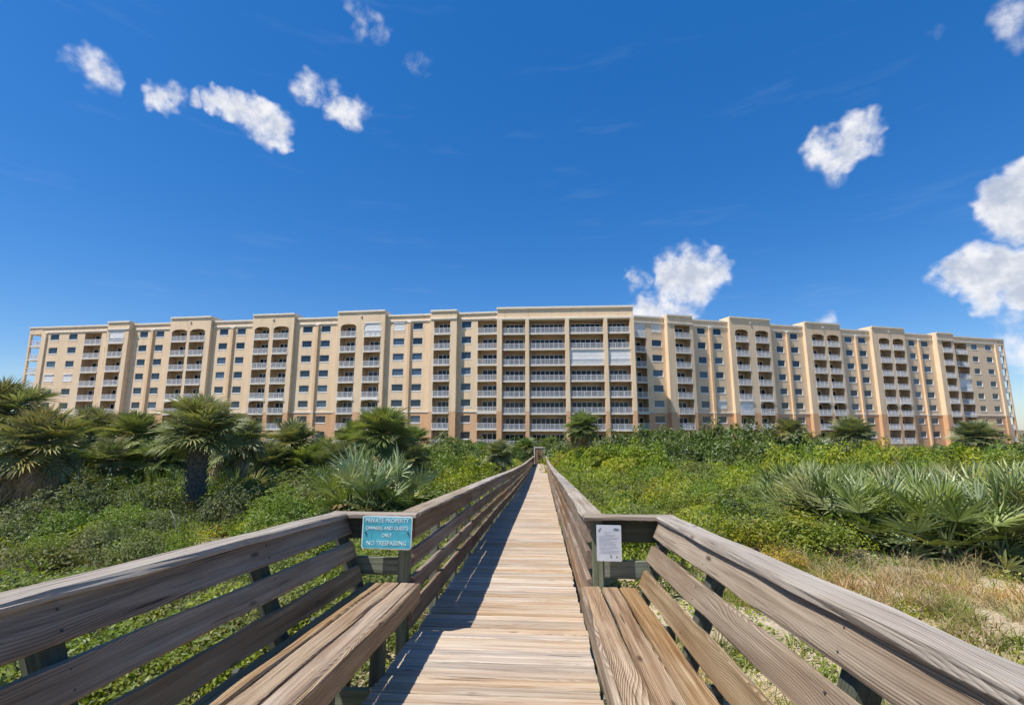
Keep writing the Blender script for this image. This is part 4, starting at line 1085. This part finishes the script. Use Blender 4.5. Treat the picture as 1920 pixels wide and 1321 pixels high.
def visible(x, y): return (np.abs(x - (-.0625 * y)) < 1.16 * y + 1.5)
def pn(x, y, f, s=0): return np.sin(x * f + s + 1.7 * np.sin(y * f * .83 + s)) * np.cos(y * f * 1.13 - s + 1.3 * np.sin(x * f * .57))
def mound(x, y):                                                # rounded shrub mounds with lower gaps between
    m = .5 + .5 * pn(x, y, 1.15, .3) * .6 + .25 * pn(x, y, 2.3, 1.9); return np.clip(m, 0, 1.2)
def raised(P_, k):
    P_ = P_.copy(); P_[:, 2] += k * mound(P_[:, 0], P_[:, 1]); return P_
def sandpatch(x, y): return ~((np.abs(x + .635 * y) < .62 + .25 * np.sin(y * 3.1)) & (y > 8.7) & (y < 12.2)) & (((x + 7.0) / 1.25) ** 2 + ((y - 11.1) / .75) ** 2 > 1) & (((x + 6.6) / .7) ** 2 + ((y - 10.0) / 1.1) ** 2 > 1)
def near_right_open(x, y): return (x > 1.1) & (y < 9.6 + .25 * np.clip(x - 4, 0, 5) * 0) & (x + (9.6 - y) * .3 > 2.6)
base_keep = lambda x, y: corridor(x, y) & visible(x, y) & sandpatch(x, y)
cov = [clump('cover_clump', M['cover'], 170, .052, .34, .30, 1), clump('cover_clump', M['cover'], 150, .058, .32, .36, 2), clump('cover_clump', M['covery'], 170, .045, .36, .24, 3), clump('cover_clump', M['coverd'], 160, .05, .34, .32, 4), clump('cover_clump', M['dull'], 130, .045, .34, .34, 24)]
A = pts_in(-24, -1.4, 2.6, 15.5, 19, lambda x, y: base_keep(x, y) & ((pn(x, y, .55) > -.35)))
scatter('ground_cover', cov, raised(A, .28), NR.uniform(.7, 1.2, len(A)) * (.8 + .45 * mound(A[:, 0], A[:, 1])), 'leafy green ground cover left of the boardwalk', 'ground cover')
dull = [clump('scrub_clump', M['coverd'], 90, .06, .34, .42, 5), clump('scrub_clump', M['dull'], 100, .05, .34, .5, 6)]
A = pts_in(-24, -1.4, 3.5, 20, 5, lambda x, y: base_keep(x, y) & ((pn(x, y, .55) <= -.2)))
scatter('dull_scrub', dull, A, NR.uniform(.8, 1.4, len(A)), 'dull brownish green scrub in patches left of the boardwalk', 'scrub')
cvr = [clump('slope_clump', M['cover'], 150, .060, .36, .42, 7), clump('slope_clump', M['covery'], 140, .058, .34, .40, 8), clump('slope_clump', M['covery'], 140, .052, .36, .38, 18), clump('slope_clump', M['bush'], 150, .055, .36, .46, 9), clump('slope_clump', M['coverd'], 150, .052, .36, .46, 14)]
A1 = pts_in(.5, 16, 7.5, 24, 11, lambda x, y: base_keep(x, y) & ~near_right_open(x, y) & ~((y < 19) & (x > 5.6 + .36 * (y - 9.3))))
A2 = pts_in(.5, 48, 22, 44, 3.6, lambda x, y: base_keep(x, y))
A3 = pts_in(-45, -1.4, 14, 40, 2.6, lambda x, y: base_keep(x, y))
A4 = pts_in(-75, 85, 40, 90, 1.0, lambda x, y: base_keep(x, y) & ((y < 64) | (np.abs(x + .4) > 2.5)))
A1 = raised(A1, .5); A2 = raised(A2, .6)
SC = np.concatenate([NR.uniform(.9, 1.6, len(A1)), NR.uniform(1.4, 2.4, len(A2)), NR.uniform(1.5, 2.5, len(A3)), NR.uniform(2.4, 4.0, len(A4))])
scatter('slope_cover', cvr, np.concatenate([A1, A2, A3, A4]), SC, 'green and yellow-green low shrubs covering the dune slope', 'ground cover')
fl = [clump('bloom_clump', M['flower'], 60, .045, .26, .36, 10), clump('bloom_clump', M['covery'], 80, .06, .28, .33, 11)]
def patch(cx, cy, r_, n): a = NR.rand(n) * 6.28; q_ = np.sqrt(NR.rand(n)) * r_; x = cx + q_ * np.cos(a); y = cy + q_ * np.sin(a) * .6; return np.stack([x, y, ground(x, y) + .08], 1)
pa = at(340, 962, 10.8); pb = at(1480, 1000, 9.0); pc = at(1400, 880, 20)
B = np.concatenate([patch(pa.x, pa.y, 1.0, 14), patch(pb.x, pb.y, .9, 7), patch(pc.x, pc.y, 3, 8)])
scatter('yellow_blooms', fl, B, NR.uniform(.6, 1.1, len(B)), 'patches of orange-yellow blooms among the ground cover', 'flowers')
gr_ = [tuft('dry_tuft', M['dry'], 46, .42, .16, 1), tuft('dry_tuft', M['dry'], 40, .30, .2, 2, lean=.7), tuft('green_tuft', M['grass'], 50, .30, .2, 3, .007), tuft('green_tuft', M['grass'], 60, .22, .22, 4, .007, .7)]
G1 = pts_in(.9, 16, 1.0, 10.6, 15, lambda x, y: corridor(x, y) & visible(x, y) & (near_right_open(x, y) | (y < 8)) & (pn(x, y, .9, 2.0) > -.45))
G2 = pts_in(-9, -1.9, .8, 6.0, 9, lambda x, y: corridor(x, y) & (pn(x, y, .8) < .5))
G3 = pts_in(-2.2, 1.4, .6, 4.4, 9, lambda x, y: (x < -1.3) | (x > .5))
G5 = pts_in(.9, 14, 7.5, 24, 2.2, lambda x, y: base_keep(x, y) & (mound(x, y) < .42) & (x < 5.8 + .2 * y)); G6 = pts_in(-18, -1.6, 4, 15, 2.0, lambda x, y: base_keep(x, y) & (mound(x, y) < .4))
G5[:, 2] += .15; G6[:, 2] += .08
G = np.concatenate([G1, G2, G3, G5, G6])
sc = NR.uniform(.6, 1.25, len(G)); sc[len(G1) + len(G2):len(G1) + len(G2) + len(G3)] *= .7
scatter('grass', gr_, G, sc, 'dry and green grass on the sand beside the benches', 'grass')
lowc = [clump('creeper_clump', M['cover'], 60, .055, .25, .10, 20), clump('creeper_clump', M['covery'], 60, .05, .25, .08, 21), clump('creeper_clump', M['coverd'], 60, .05, .25, .12, 22)]
G4 = pts_in(.9, 16, 1.0, 10.6, 9, lambda x, y: corridor(x, y) & visible(x, y) & (near_right_open(x, y) | (y < 8)) & (pn(x, y, .75, .7) > .05))
scatter('creeper', lowc, G4, NR.uniform(.7, 1.3, len(G4)), 'low creeping plants on the sand right of the bench', 'ground cover')
